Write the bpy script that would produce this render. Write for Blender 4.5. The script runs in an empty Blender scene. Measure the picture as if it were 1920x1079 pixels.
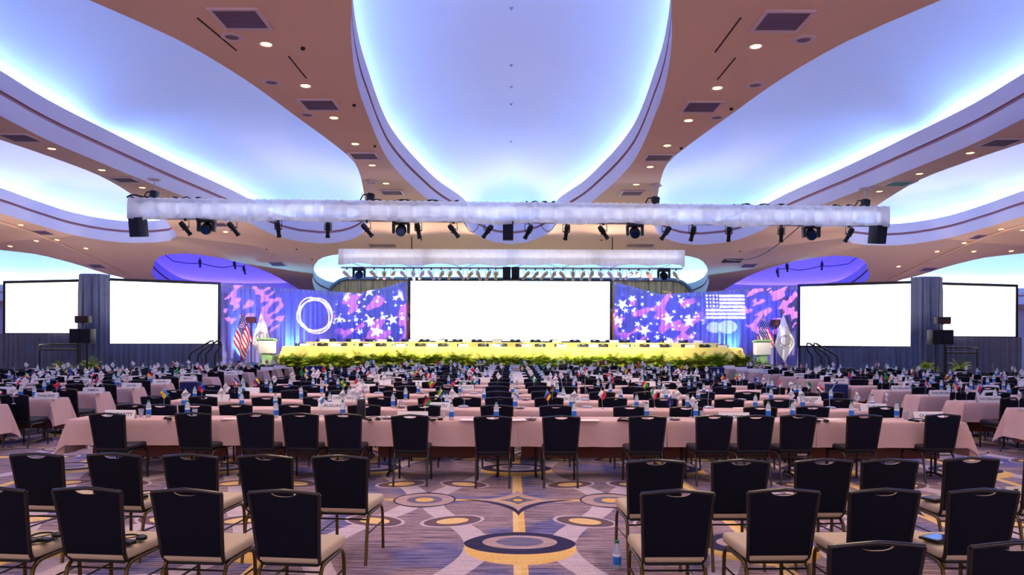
import bpy, bmesh, math, random
from mathutils import Vector, Matrix, geometry
R = random.Random(7)
PI = math.pi
# ------------------------------------------------------------------ camera model (frame 1920x1079)
F, CX, HY, H, ROLL = 1400.0, 957.0, 634.0, 1.83, 0.0035
def unroll(px, py):
    dx, dy = px - CX, py - HY
    return dx + ROLL * dy, dy - ROLL * dx
def at(px, py, Y):
    x, y = unroll(px, py)
    return Vector((x / F * Y, Y, H - y / F * Y))
def on_z(px, py, z):
    x, y = unroll(px, py)
    Y = (H - z) * F / y
    return Vector((x / F * Y, Y, z))
def ceil_z(Y):
    t = Y - 27.5
    return H + 4.2 - .1 * (t + math.sqrt(t * t + 4))
def on_ceil(px, py):
    x, y = unroll(px, py)
    lo, hi = 1.0, 60.0
    for _ in range(60):
        m = (lo + hi) / 2
        if (ceil_z(m) - H) / m * F > -y: lo = m
        else: hi = m
    return Vector((x / F * lo, lo, ceil_z(lo)))
sc = bpy.context.scene
COL = sc.collection
cam = bpy.data.cameras.new('camera'); camo = bpy.data.objects.new('camera', cam); COL.objects.link(camo)
cam.sensor_width = 36; cam.lens = F / 1920 * 36
cam.shift_x = (960 - CX) / 1920; cam.shift_y = (HY - 539.5) / 1920
camo.location = (0, 0, H); camo.rotation_euler = (PI / 2, 0, 0)
camo.matrix_world = Matrix.Translation((0, 0, H)) @ Matrix.Rotation(PI / 2, 4, 'X') @ Matrix.Rotation(ROLL, 4, 'Z')
cam.clip_end = 200
sc.camera = camo
sc.view_settings.view_transform = 'Standard'
sc.view_settings.look = 'None'
sc.cycles.max_bounces = 7; sc.cycles.diffuse_bounces = 4; sc.cycles.transparent_max_bounces = 12
sc.cycles.caustics_reflective = False; sc.cycles.caustics_refractive = False
sc.cycles.sample_clamp_indirect = 6.0
sc.cycles.use_denoising = True

# ------------------------------------------------------------------ node expressions
class X:
    def __init__(s, nt, so): s.nt, s.so = nt, so
    def op(s, o, *a):
        n = s.nt.nodes.new('ShaderNodeMath'); n.operation = o
        for i, v in enumerate((s,) + a):
            if isinstance(v, X): s.nt.links.new(v.so, n.inputs[i])
            else: n.inputs[i].default_value = v
        return X(s.nt, n.outputs[0])
    def __add__(s, b): return s.op('ADD', b)
    __radd__ = __add__
    def __sub__(s, b): return s.op('SUBTRACT', b)
    def __rsub__(s, b): return (s * -1.0) + b
    def __mul__(s, b): return s.op('MULTIPLY', b)
    __rmul__ = __mul__
    def __truediv__(s, b): return s.op('DIVIDE', b)
    def __pow__(s, b): return s.op('POWER', b)
    def __lt__(s, b): return s.op('LESS_THAN', b)
    def __gt__(s, b): return s.op('GREATER_THAN', b)
    def abs(s): return s.op('ABSOLUTE')
    def sqrt(s): return s.op('SQRT')
    def sin(s): return s.op('SINE')
    def cos(s): return s.op('COSINE')
    def frac(s): return s.op('FRACT')
    def floor(s): return s.op('FLOOR')
    def max(s, b): return s.op('MAXIMUM', b)
    def min(s, b): return s.op('MINIMUM', b)
    def wrap(s, hi, lo): return s.op('WRAP', hi, lo)
    def clamp(s): return s.max(0.0).min(1.0)
    def sm(s, a, b):     # smooth ramp a -> b
        n = s.nt.nodes.new('ShaderNodeMapRange'); n.interpolation_type = 'SMOOTHSTEP'
        s.nt.links.new(s.so, n.inputs[0]); n.inputs[1].default_value = a; n.inputs[2].default_value = b
        return X(s.nt, n.outputs[0])
def hyp(a, b): return (a * a + b * b).sqrt()
def lin(c):
    return tuple(((v / 255) / 12.92 if v / 255 <= .04045 else ((v / 255 + .055) / 1.055) ** 2.4) for v in c)
def mixc(nt, f, a, b):
    n = nt.nodes.new('ShaderNodeMix'); n.data_type = 'RGBA'
    for i, v in ((0, f), (6, a), (7, b)):
        if isinstance(v, X): nt.links.new(v.so, n.inputs[i])
        elif hasattr(v, 'is_linked') or isinstance(v, bpy.types.NodeSocket): nt.links.new(v, n.inputs[i])
        elif isinstance(v, (int, float)): n.inputs[i].default_value = v
        else: n.inputs[i].default_value = (*v[:3], 1)
    return n.outputs[2]
def coords(nt, kind='Object'):
    tc = nt.nodes.new('ShaderNodeTexCoord'); se = nt.nodes.new('ShaderNodeSeparateXYZ')
    nt.links.new(tc.outputs[kind], se.inputs[0])
    return tuple(X(nt, se.outputs[i]) for i in range(3))
def comb(nt, x, y, z=0.0):
    n = nt.nodes.new('ShaderNodeCombineXYZ')
    for i, v in enumerate((x, y, z)):
        if isinstance(v, X): nt.links.new(v.so, n.inputs[i])
        else: n.inputs[i].default_value = v
    return n.outputs[0]
def noise(nt, vec, scale, detail=3.0, rough=.5):
    n = nt.nodes.new('ShaderNodeTexNoise'); n.inputs['Scale'].default_value = scale
    n.inputs['Detail'].default_value = detail; n.inputs['Roughness'].default_value = rough
    if vec is not None: nt.links.new(vec, n.inputs['Vector'])
    return X(nt, n.outputs[0])
MATS = {}
def M(name, rgb, rough=.6, metal=0.0, emit=0.0, var=.06, scale=9.0, bump=0.0, spec=.4, trans=0.0, alpha=1.0, emc=None, sheen=0.0):
    """a procedural principled material: colour in sRGB 0..255 with a soft noise variation"""
    if name in MATS: return MATS[name]
    m = bpy.data.materials.new(name); m.use_nodes = True; nt = m.node_tree
    b = nt.nodes['Principled BSDF']; c = lin(rgb)
    b.inputs['Roughness'].default_value = rough; b.inputs['Metallic'].default_value = metal
    b.inputs['Specular IOR Level'].default_value = spec
    b.inputs['Transmission Weight'].default_value = trans
    b.inputs['Alpha'].default_value = alpha
    if sheen: b.inputs['Sheen Weight'].default_value = sheen
    tc = nt.nodes.new('ShaderNodeTexCoord')
    if var:
        n = noise(nt, tc.outputs['Object'], scale)
        so = mixc(nt, n, tuple(max(0, v * (1 - var * 1.6)) for v in c), tuple(min(1, v * (1 + var * 1.6)) for v in c))
        nt.links.new(so, b.inputs['Base Color'])
    else: b.inputs['Base Color'].default_value = (*c, 1)
    if bump:
        n = noise(nt, tc.outputs['Object'], scale * 12); bp = nt.nodes.new('ShaderNodeBump')
        bp.inputs['Strength'].default_value = bump; bp.inputs['Distance'].default_value = .01
        nt.links.new(n.so, bp.inputs['Height']); nt.links.new(bp.outputs[0], b.inputs['Normal'])
    if emit:
        b.inputs['Emission Color'].default_value = (*(lin(emc) if emc else c), 1); b.inputs['Emission Strength'].default_value = emit
    m.diffuse_color = (*c, 1)
    MATS[name] = m
    return m
def sheer(name, rgb, transl=.5, transp=0.0, gloss=0.0):
    """thin cloth or thin clear plastic: diffuse + translucent (+ transparent)"""
    if name in MATS: return MATS[name]
    m = bpy.data.materials.new(name); m.use_nodes = True; nt = m.node_tree; nt.nodes.remove(nt.nodes['Principled BSDF'])
    out = nt.nodes['Material Output']; c = lin(rgb)
    tc = nt.nodes.new('ShaderNodeTexCoord'); n = noise(nt, tc.outputs['Object'], 3.0)
    so = mixc(nt, n, tuple(v * .88 for v in c), tuple(min(1, v * 1.08) for v in c))
    d = nt.nodes.new('ShaderNodeBsdfDiffuse'); t = nt.nodes.new('ShaderNodeBsdfTranslucent')
    nt.links.new(so, d.inputs[0]); nt.links.new(so, t.inputs[0])
    mx = nt.nodes.new('ShaderNodeMixShader'); mx.inputs[0].default_value = transl
    nt.links.new(d.outputs[0], mx.inputs[1]); nt.links.new(t.outputs[0], mx.inputs[2]); last = mx.outputs[0]
    if gloss:
        g = nt.nodes.new('ShaderNodeBsdfGlossy'); g.inputs['Roughness'].default_value = .12
        m3 = nt.nodes.new('ShaderNodeMixShader'); m3.inputs[0].default_value = gloss
        nt.links.new(last, m3.inputs[1]); nt.links.new(g.outputs[0], m3.inputs[2]); last = m3.outputs[0]
    if transp:
        tr = nt.nodes.new('ShaderNodeBsdfTransparent'); m2 = nt.nodes.new('ShaderNodeMixShader'); m2.inputs[0].default_value = transp
        nt.links.new(last, m2.inputs[1]); nt.links.new(tr.outputs[0], m2.inputs[2]); last = m2.outputs[0]
    nt.links.new(last, out.inputs[0])
    MATS[name] = m
    return m

# ------------------------------------------------------------------ mesh builder
def rmat(axis, a): return Matrix.Rotation(a, 3, axis)
class MB:
    def __init__(s): s.v, s.f, s.m = [], [], []
    def add(s, vs, fs, mi=0):
        o = len(s.v); s.v += [tuple(v) for v in vs]
        for f in fs: s.f.append(tuple(i + o for i in f)); s.m.append(mi)
    def box(s, c, d, mi=0, rot=None, taper=1.0):
        vs = []
        for z in (-.5, .5):
            k = taper if z > 0 else 1.0
            for x, y in ((-.5, -.5), (.5, -.5), (.5, .5), (-.5, .5)):
                p = Vector((x * d[0] * k, y * d[1] * k, z * d[2]))
                if rot is not None: p = rot @ p
                vs.append(p + Vector(c))
        s.add(vs, [(3, 2, 1, 0), (4, 5, 6, 7), (0, 1, 5, 4), (1, 2, 6, 5), (2, 3, 7, 6), (3, 0, 4, 7)], mi)
    def rbox(s, c, d, r, mi=0, rot=None, seg=2, fn=None):
        bm = bmesh.new(); bmesh.ops.create_cube(bm, size=1)
        for v in bm.verts: v.co = Vector((v.co.x * d[0], v.co.y * d[1], v.co.z * d[2]))
        bmesh.ops.bevel(bm, geom=bm.edges[:], offset=r, segments=seg, affect='EDGES', profile=.5)
        vs = []
        for v in bm.verts:
            p = v.co.copy()
            if fn: p = fn(p)
            if rot is not None: p = rot @ p
            vs.append(p + Vector(c))
        bm.verts.index_update()
        s.add(vs, [tuple(v.index for v in f.verts) for f in bm.faces], mi); bm.free()
    def tube(s, pts, r, n=8, mi=0, caps=True, flat=None):
        pts = [Vector(p) for p in pts]; rings = []; up = None
        rr = r if isinstance(r, (list, tuple)) else [r] * len(pts)
        for i, p in enumerate(pts):
            t = (pts[min(i + 1, len(pts) - 1)] - pts[max(i - 1, 0)])
            if t.length < 1e-9: t = Vector((0, 0, 1))
            t.normalize()
            if up is None:
                up = Vector((1, 0, 0)) if abs(t.x) < .8 else Vector((0, 0, 1))
            a = (up - t * up.dot(t)).normalized(); b = t.cross(a); up = a
            rings.append([p + (a * math.cos(2 * PI * k / n) * rr[i] * (flat[0] if flat else 1) + b * math.sin(2 * PI * k / n) * rr[i] * (flat[1] if flat else 1)) for k in range(n)])
        vs = [q for g in rings for q in g]; fs = []
        for i in range(len(pts) - 1):
            for k in range(n):
                fs.append((i * n + k, i * n + (k + 1) % n, (i + 1) * n + (k + 1) % n, (i + 1) * n + k))
        if caps:
            fs.append(tuple(range(n - 1, -1, -1))); fs.append(tuple((len(pts) - 1) * n + k for k in range(n)))
        s.add(vs, fs, mi)
    def lathe(s, prof, n=16, mi=0, c=(0, 0, 0), rot=None, sq=1.0):
        vs = []; fs = []; c = Vector(c)
        for r, z in prof:
            for k in range(n):
                p = Vector((r * math.cos(2 * PI * k / n), r * sq * math.sin(2 * PI * k / n), z))
                if rot is not None: p = rot @ p
                vs.append(p + c)
        for i in range(len(prof) - 1):
            for k in range(n):
                fs.append((i * n + k, i * n + (k + 1) % n, (i + 1) * n + (k + 1) % n, (i + 1) * n + k))
        if prof[0][0] > 1e-6: fs.append(tuple(range(n - 1, -1, -1)))
        if prof[-1][0] > 1e-6: fs.append(tuple((len(prof) - 1) * n + k for k in range(n)))
        s.add(vs, fs, mi)
    def grid(s, fn, us, vs_, mi=0, mfn=None):
        o = len(s.v); nu, nv = len(us), len(vs_)
        for v in vs_:
            for u in us: s.v.append(tuple(fn(u, v)))
        for j in range(nv - 1):
            for i in range(nu - 1):
                s.f.append((o + j * nu + i, o + j * nu + i + 1, o + (j + 1) * nu + i + 1, o + (j + 1) * nu + i))
                s.m.append(mfn((us[i] + us[i + 1]) / 2, (vs_[j] + vs_[j + 1]) / 2) if mfn else mi)
    def join(s, o, mo=0):
        k = len(s.v); s.v += o.v; s.f += [tuple(i + k for i in f) for f in o.f]; s.m += [m + mo for m in o.m]
    def mesh(s, name, mats, smooth=None):
        me = bpy.data.meshes.new(name); me.from_pydata(s.v, [], s.f)
        for m in (mats if isinstance(mats, (list, tuple)) else [mats]): me.materials.append(m)
        if len(me.materials) > 1: me.polygons.foreach_set('material_index', s.m)
        me.validate(); me.update()
        if smooth:
            me.shade_smooth(); me.set_sharp_from_angle(angle=math.radians(smooth))
        return me
    def build(s, name, mats, parent=None, smooth=None):
        o = bpy.data.objects.new(name, s.mesh(name, mats, smooth)); COL.objects.link(o)
        if parent is not None: o.parent = parent
        return o
def lsp(a, b, n): return [a + (b - a) * i / (n - 1) for i in range(n)]
def tag(o, label=None, cat=None, group=None, kind=None):
    if label: o['label'] = label
    if cat: o['category'] = cat
    if group: o['group'] = group
    if kind: o['kind'] = kind
    return o
def thing(name, label, cat, loc=(0, 0, 0), rz=0.0, group=None, kind=None):
    o = bpy.data.objects.new(name, None); COL.objects.link(o); o.empty_display_size = .1
    o.location = loc; o.rotation_euler = (0, 0, rz)
    return tag(o, label, cat, group, kind)
def part(name, me, parent, loc=(0, 0, 0), rot=(0, 0, 0), label=None):
    o = bpy.data.objects.new(name, me); COL.objects.link(o); o.parent = parent; o.location = loc; o.rotation_euler = rot
    if label: o['label'] = label
    return o
def struct(name, mb, mats, smooth=None, label=None):
    o = mb.build(name, mats, None, smooth); o['kind'] = 'structure'
    if label: o['label'] = label
    return o
def dup(src, loc, rz, label, group=None):
    r = src.copy(); COL.objects.link(r); r.location = loc; r.rotation_euler = (0, 0, rz); r['label'] = label
    if group: r['group'] = group
    for ch in src.children:
        c = ch.copy(); COL.objects.link(c); c.parent = r
        for g in ch.children:
            d = g.copy(); COL.objects.link(d); d.parent = c
    return r
def lamp(kind, loc, target=None, energy=100, color=(1, 1, 1), size=.05, angle=60, blend=.5, parent=None, area=None):
    l = bpy.data.lights.new('lamp', kind); l.energy = energy; l.color = color
    if kind == 'SPOT': l.spot_size = math.radians(angle); l.spot_blend = blend; l.shadow_soft_size = size
    elif kind == 'POINT': l.shadow_soft_size = size
    elif kind == 'AREA':
        l.shape = 'RECTANGLE'; l.size, l.size_y = area
    o = bpy.data.objects.new('lamp', l); COL.objects.link(o)
    d = (Vector(target) - Vector(loc)) if target is not None else Vector((0, 0, -1))
    q = d.to_track_quat('-Z', 'Y') if abs(d.normalized().z) < .999 else Matrix.Identity(3).to_quaternion()
    o.matrix_world = Matrix.Translation(loc) @ q.to_matrix().to_4x4()
    if parent is not None:
        o.parent = parent; o.matrix_parent_inverse = (Matrix.Translation(parent.location) @ parent.rotation_euler.to_matrix().to_4x4()).inverted()
    return o
ORD = 'zeroth first second third fourth fifth sixth seventh eighth ninth tenth eleventh twelfth thirteenth fourteenth fifteenth sixteenth seventeenth eighteenth nineteenth twentieth'.split()
def nth(i): return ORD[i] if i < len(ORD) else f'{i}th'
TM = {}
def text_mesh(s, h, mat, width=None):
    key = (s, h, mat.name, width)
    if key in TM: return TM[key]
    c = bpy.data.curves.new('lettering', 'FONT'); c.body = s; c.align_x = 'CENTER'; c.align_y = 'CENTER'; c.size = h; c.space_line = .8
    c.resolution_u = 3; c.offset = h * .012
    o = bpy.data.objects.new('lettering', c); COL.objects.link(o)
    bpy.context.view_layer.update()
    me = bpy.data.meshes.new_from_object(o.evaluated_get(bpy.context.evaluated_depsgraph_get()))
    bpy.data.objects.remove(o); bpy.data.curves.remove(c)
    if width and len(me.vertices):
        w = max(v.co.x for v in me.vertices) - min(v.co.x for v in me.vertices)
        if w > width:
            for v in me.vertices: v.co.x *= width / w
    me.materials.clear(); me.materials.append(mat); me.name = 'lettering'
    TM[key] = me
    return me

# ------------------------------------------------------------------ materials
m_soffit = M('warm_beige_ceiling_paint', (226, 192, 172), .75, var=.03, scale=.6)
m_fascia = M('white_cove_paint', (222, 222, 240), .7, var=.02, scale=.8)
m_groove = M('rose_groove_paint', (184, 138, 146), .8, var=.03)
m_dome = M('white_dome_plaster', (228, 230, 240), .85, var=.02, scale=.5)
m_wall = M('lavender_wall_paint', (196, 184, 206), .8, var=.03, scale=.7)
m_black = M('black_metal', (12, 12, 16), .5, .1, var=.05)
m_chframe = M('dark_bronze_chair_frame', (20, 17, 22), .25, 0.0, var=.04, spec=.6)
m_gold = M('gold_leg_tube', (92, 74, 36), .3, .8, var=.04)
m_backp = M('charcoal_back_fabric', (15, 15, 30), .85, var=.08, scale=60, bump=.15, spec=.15)
m_khaki = M('khaki_seat_fabric', (196, 176, 146), .85, var=.05, scale=40, bump=.15)
m_blackv = M('black_seat_vinyl', (22, 20, 30), .5, var=.06)
m_cloth = M('dusty_rose_linen', (206, 172, 166), .85, var=.05, scale=5, bump=.1)
m_wood = M('table_plywood', (96, 60, 48), .6, var=.1)
m_white = M('white_card', (240, 240, 245), .6, var=.02)
m_ink = M('dark_ink', (30, 28, 48), .7, var=0)
m_pet = sheer('clear_bottle_plastic', (222, 234, 250), .5, .42, .25)
m_tumbler = sheer('clear_tumbler', (200, 200, 220), .5, .6, .12)
m_label = M('blue_bottle_label', (28, 110, 205), .35, var=.15, scale=30)
m_labelw = M('white_bottle_label', (225, 235, 245), .35, var=.03)
m_cap = M('green_bottle_cap', (24, 120, 92), .4, var=.04)
m_steel = M('brushed_grey_metal', (178, 180, 196), .3, .6, var=.04)
m_slate = M('slate_blue_drape', (90, 98, 122), .9, var=.1, scale=2.5)
m_blue = M('violet_blue_drape', (150, 148, 236), .85, var=.05, scale=2.5)
m_sheer = sheer('white_sheer_valance', (246, 246, 255), .55, .05)
m_screen = M('glowing_white_screen', (255, 255, 255), .5, emit=1.6, var=0)
m_frame = M('black_screen_frame', (16, 17, 24), .6, var=.04)
m_yellow = M('yellow_lit_stage_linen', (255, 236, 146), .8, var=.03, scale=4)  # white cloth, with the yellow of the stage wash put into its colour
m_stagef = M('stage_carpet', (92, 84, 104), .9, var=.08)
m_leaf = M('fern_green', (156, 176, 34), .55, var=.3, scale=5)
m_leafd = M('fern_deep_green', (96, 124, 30), .55, var=.3, scale=5)
m_pot = M('black_plastic_pot', (20, 22, 20), .5, var=.05)
m_navy = M('navy_linen', (22, 28, 74), .85, var=.08)
m_cream = M('cream_fixture_paint', (236, 216, 176), .4, .1, var=.04)
m_bulb = M('warm_lamp_glow', (255, 226, 150), .4, emit=6.0, emc=(255, 205, 120), var=0)
m_ventf = M('vent_frame_paint', (212, 190, 206), .5, var=.03)
m_ventg = M('vent_grille', (118, 98, 132), .6, var=.1, scale=50)
m_ventgr = M('green_vent_grille', (96, 170, 150), .6, var=.1, scale=50)
m_dark = M('dark_slot', (44, 30, 36), .8, var=0)
m_lens = M('blue_glass_lens', (28, 66, 110), .1, .2, var=.05)
m_lensw = M('amber_dots', (240, 214, 120), .3, emit=1.0, var=0)
m_paper = M('cream_paper', (232, 222, 222), .7, var=.03)
m_speaker = M('black_speaker_grille', (8, 8, 11), .8, var=.1, scale=80)
m_brown = M('brown_speaker_front', (54, 30, 26), .55, var=.1)
m_green = M('pale_green_lectern_trim', (150, 196, 140), .6, var=.04)

# carpet
def make_carpet():
    m = bpy.data.materials.new('patterned_ballroom_carpet'); m.use_nodes = True; nt = m.node_tree; b = nt.nodes['Principled BSDF']
    b.inputs['Roughness'].default_value = .95; b.inputs['Specular IOR Level'].default_value = .1
    x, y, z = coords(nt)
    P, PX = 3.83, 2.1
    xr = x - .09
    u = ((xr / PX).wrap(.5, -.5) * PX).abs(); us = (xr / PX).wrap(.5, -.5) * PX
    v = ((y - 6.5) / P).wrap(.5, -.5) * P
    w = ((y - 8.42) / P).wrap(.5, -.5) * P
    streak = noise(nt, comb(nt, x * 2.2, y * 34.0), 1.0, 5.0, .7)
    blot = noise(nt, comb(nt, x * .9, y * 1.1), 1.0, 2.0)
    fine = noise(nt, comb(nt, x * 30.0, y * 60.0), 1.0, 2.0)
    base = mixc(nt, streak.sm(.36, .62), lin((96, 78, 94)), lin((182, 156, 158)))
    blue = mixc(nt, streak.sm(.38, .62), lin((66, 66, 118)), lin((140, 132, 166)))
    col = mixc(nt, blot.sm(.52, .62), base, blue)
    lav = mixc(nt, streak.sm(.3, .7), lin((186, 168, 184)), lin((224, 206, 212)))
    tan = mixc(nt, streak.sm(.3, .7), lin((164, 138, 140)), lin((204, 176, 168)))
    dark = mixc(nt, streak.sm(.3, .7), lin((34, 32, 58)), lin((62, 58, 84)))
    grey = mixc(nt, streak.sm(.3, .7), lin((98, 92, 116)), lin((132, 124, 146)))
    yel = mixc(nt, streak.sm(.3, .7), lin((224, 172, 84)), lin((246, 204, 122)))
    yelp = mixc(nt, streak.sm(.3, .7), lin((228, 186, 118)), lin((250, 214, 150)))
    brn = mixc(nt, streak.sm(.3, .7), lin((92, 70, 78)), lin((124, 98, 100)))
    def lay(mask, c):
        nonlocal col
        col = mixc(nt, mask, col, c)
    wave = .665 - .30 * (v * (2 * PI / P)).cos()
    lay((u - wave).abs() < .125, lav)
    lay((w.abs() < .045) * (u < .86), yel)
    d = hyp(u - 1.05, w)
    lay((hyp(u - 1.10, w) < .40), dark); lay(d < .33, tan); lay(d < .20, grey); lay(d < .105, yel)
    for (cu, cv, ang) in ((.66, .95, -.5), (.66, -1.0, .5)):
        du, dv = u - cu, v - cv; ca, sa = math.cos(ang), math.sin(ang)
        e = hyp((du * ca + dv * sa) / .34, (dv * ca - du * sa) / .22)
        lay(e < 1.0, lav); lay(e < .88, brn); lay(e < .5, yelp)
    lay(u < .058, yel); lay((us < 0.0) * (u < .058), yelp)
    ast = (u / .52) ** .62 + (w.abs() / .56) ** .62
    lay(((u / .62) ** .62 + (w.abs() / .70) ** .62 < 1.06) * (w < 0.02), dark)
    lay(ast < 1.0, tan)
    a2 = (u / .30) ** .75 + (w.abs() / .30) ** .75
    lay(a2 < 1.0, yel); lay(a2 < .86, grey); lay(hyp(u, w) < .085, brn); lay(hyp(u, w) < .055, yel)
    med = hyp(u, v)
    lay(med < .485, yel)
    lay((hyp(u / .50, (v - .17) / .36) < 1.0) * (med < .53), dark)
    lay(hyp(u / .335, (v - .19) / .22) < 1.0, tan); lay(hyp(u / .212, (v - .20) / .145) < 1.0, grey)
    col = mixc(nt, fine.sm(.2, .8) * .3, col, lin((60, 52, 72)))
    nt.links.new(col, b.inputs['Base Color'])
    bp = nt.nodes.new('ShaderNodeBump'); bp.inputs['Strength'].default_value = .25; bp.inputs['Distance'].default_value = .004
    nt.links.new(fine.so, bp.inputs['Height']); nt.links.new(bp.outputs[0], b.inputs['Normal'])
    return m
m_carpet = make_carpet()
def make_planks():
    m = bpy.data.materials.new('vertical_wood_panelling'); m.use_nodes = True; nt = m.node_tree; b = nt.nodes['Principled BSDF']
    x, y, z = coords(nt)
    k = (x * 1.6).frac(); n = noise(nt, comb(nt, x * 6.0, z * .7), 1.0, 4.0)
    c = mixc(nt, n.sm(.3, .7), lin((120, 80, 44)), lin((170, 122, 74)))
    c = mixc(nt, k < .06, c, lin((50, 32, 20)))
    nt.links.new(c, b.inputs['Base Color']); b.inputs['Roughness'].default_value = .5
    return m
m_planks = make_planks()

# ------------------------------------------------------------------ room shell
f = MB(); f.grid(lambda u, v: (u, v, 0), lsp(-30, 30, 3), lsp(-3, 41, 3)); struct('floor', f, m_carpet)
f = MB(); f.box((0, 40.4, 4), (60, .2, 8)); struct('wall_back', f, m_wall)
f = MB(); f.box((-29.6, 18.8, 4), (.2, 43.6, 8)); struct('wall_left', f, m_wall)
f = MB(); f.box((29.6, 18.8, 4), (.2, 43.6, 8)); struct('wall_right', f, m_wall)

def smooth_loop(pts, step=.45):
    n = len(pts); out = []
    for i in range(n):
        p0, p1, p2, p3 = (Vector(pts[(i + k) % n][:2]) for k in (-1, 0, 1, 2))
        L = (p2 - p1).length; k = max(1, int(L / step))
        # centripetal catmull-rom
        t0 = 0; t1 = max(1e-4, (p1 - p0).length) ** .5; t2 = t1 + max(1e-4, L) ** .5; t3 = t2 + max(1e-4, (p3 - p2).length) ** .5
        for j in range(k):
            t = t1 + (t2 - t1) * j / k
            a1 = p0 * ((t1 - t) / (t1 - t0)) + p1 * ((t - t0) / (t1 - t0)); a2 = p1 * ((t2 - t) / (t2 - t1)) + p2 * ((t - t1) / (t2 - t1)); a3 = p2 * ((t3 - t) / (t3 - t2)) + p3 * ((t - t2) / (t3 - t2))
            b1 = a1 * ((t2 - t) / (t2 - t0)) + a2 * ((t - t0) / (t2 - t0)); b2 = a2 * ((t3 - t) / (t3 - t1)) + a3 * ((t - t1) / (t3 - t1))
            out.append(b1 * ((t2 - t) / (t2 - t1)) + b2 * ((t - t1) / (t2 - t1)))
    return out
def plan(px): return [tuple(on_ceil(*p)[:2]) for p in px]
c0L = plan([(660, 0), (658, 60), (665, 133), (677, 183), (690, 217), (708, 262), (728, 300), (755, 332), (783, 358), (823, 390), (868, 417), (887, 437), (907, 447), (930, 455)])
c0L = [(-.35, 2.2), (-1.0, 5.0)] + c0L
c0 = [(0, 1.6)] + [(-x, y) for x, y in c0L] + [(.0, plan([(957, 458)])[0][1])] + c0L[::-1]
l1 = plan([(167, 0), (330, 73), (450, 143), (560, 222), (620, 266), (650, 290), (665, 305), (675, 328), (681, 355), (685, 385), (688, 412), (686, 430), (670, 444), (640, 454), (600, 457), (560, 453), (533, 447), (500, 435), (473, 421), (420, 398), (327, 362), (217, 317), (90, 263), (0, 217)])
l1 = [(-8.2, 3.4), (-6.9, 5.8)] + l1 + [(-9.2, 9.0)]
l2 = plan([(0, 262), (110, 300), (187, 330), (252, 368), (300, 403), (322, 428), (331, 443), (317, 452), (290, 455), (250, 456), (200, 452), (133, 440), (67, 421), (0, 400)])
l2 = [(-14.2, 6.5), (-12.6, 9.0), (-11.4, 12.0)] + l2 + [(-17.2, 20.0), (-16.6, 14.0)]
l3 = [(-29, 26.5), (-24.5, 27.9)] + plan([(0, 469), (67, 477), (133, 493), (200, 514)]) + [(-18.1, 34.6), (-18.0, 36.4), (-20.0, 38.3), (-29, 38.3)]
pp = plan([(287, 518), (288, 500), (294, 486), (315, 477.5), (350, 476), (400, 482), (450, 493), (500, 510), (533, 527), (560, 543)]) + [(-10.5, 38.0), (-11.5, 38.6), (-15.5, 38.6), (-16.6, 38.0)]
aaL = plan([(640, 477), (622, 479), (606, 483), (597, 488), (590, 497), (587, 515), (586, 530)]) + [(-9.6, 37.6), (-9.0, 38.6)]
aa = [(0, aaL[0][1] - .05)] + aaL + [(-4.5, 38.6), (0, 38.6), (4.5, 38.6)] + [(-x, y) for x, y in aaL[::-1]]
def mir(l): return [(-x, y) for x, y in l[::-1]]
holes = {'center': c0, 'inner_left': l1, 'inner_right': mir(l1), 'outer_left': l2, 'outer_right': mir(l2), 'corner_left': l3, 'corner_right': mir(l3), 'alcove_left': pp, 'alcove_right': mir(pp), 'stage': aa}
def ccw(l):
    a = sum(l[i][0] * l[(i + 1) % len(l)][1] - l[(i + 1) % len(l)][0] * l[i][1] for i in range(len(l)))
    return l if a > 0 else l[::-1]
loops = {k: ccw([(p.x, p.y) for p in smooth_loop(v)]) for k, v in holes.items()}
def inside(p, L):
    c = False; n = len(L); x, y = p; j = n - 1
    for i in range(n):
        if (L[i][1] > y) != (L[j][1] > y) and x < (L[j][0] - L[i][0]) * (y - L[i][1]) / (L[j][1] - L[i][1]) + L[i][0]: c = not c
        j = i
    return c
def bdist(p, L):
    best = 1e9; n = len(L); px_, py_ = p
    for i in range(n):
        ax, ay = L[i]; bx, by = L[(i + 1) % n]; dx, dy = bx - ax, by - ay
        t = max(0, min(1, ((px_ - ax) * dx + (py_ - ay) * dy) / (dx * dx + dy * dy + 1e-12)))
        d = math.hypot(px_ - ax - dx * t, py_ - ay - dy * t); best = min(best, d)
    return best
def cdt(outer, inners, step, jit=0):
    """triangulate the outer loop minus the inner loops, with a lattice of interior points"""
    vs = [Vector(p) for p in outer]; es = [(i, (i + 1) % len(outer)) for i in range(len(outer))]
    for L in inners:
        o = len(vs); vs += [Vector(p) for p in L]; es += [(o + i, o + (i + 1) % len(L)) for i in range(len(L))]
    xs = [p[0] for p in outer]; ys = [p[1] for p in outer]
    y = min(ys) + step / 2
    while y < max(ys):
        x = min(xs) + step / 2
        while x < max(xs):
            p = (x, y)
            if inside(p, outer) and bdist(p, outer) > step * .35 and all(not inside(p, L) and bdist(p, L) > step * .35 for L in inners): vs.append(Vector(p))
            x += step
        y += step
    rv, re, rf, *_ = geometry.delaunay_2d_cdt(vs, es, [], 0, 1e-5)
    fs = []
    for t in rf:
        c = sum((rv[i] for i in t), Vector((0, 0))) / len(t)
        if inside(c, outer) and not any(inside(c, L) for L in inners): fs.append(t)
    return rv, fs
outer = [(-29.5, -3), (29.5, -3), (29.5, 40.3), (-29.5, 40.3)]
rv, fs = cdt(outer, list(loops.values()), .9)
f = MB(); f.add([(p.x, p.y, ceil_z(p.y)) for p in rv], [tuple(reversed(t)) for t in fs])
struct('ceiling', f, m_soffit, smooth=30)
m_strip = M('cove_led_strip', (150, 190, 255), .5, emit=95.0, emc=(130, 176, 255), var=0)
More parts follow.
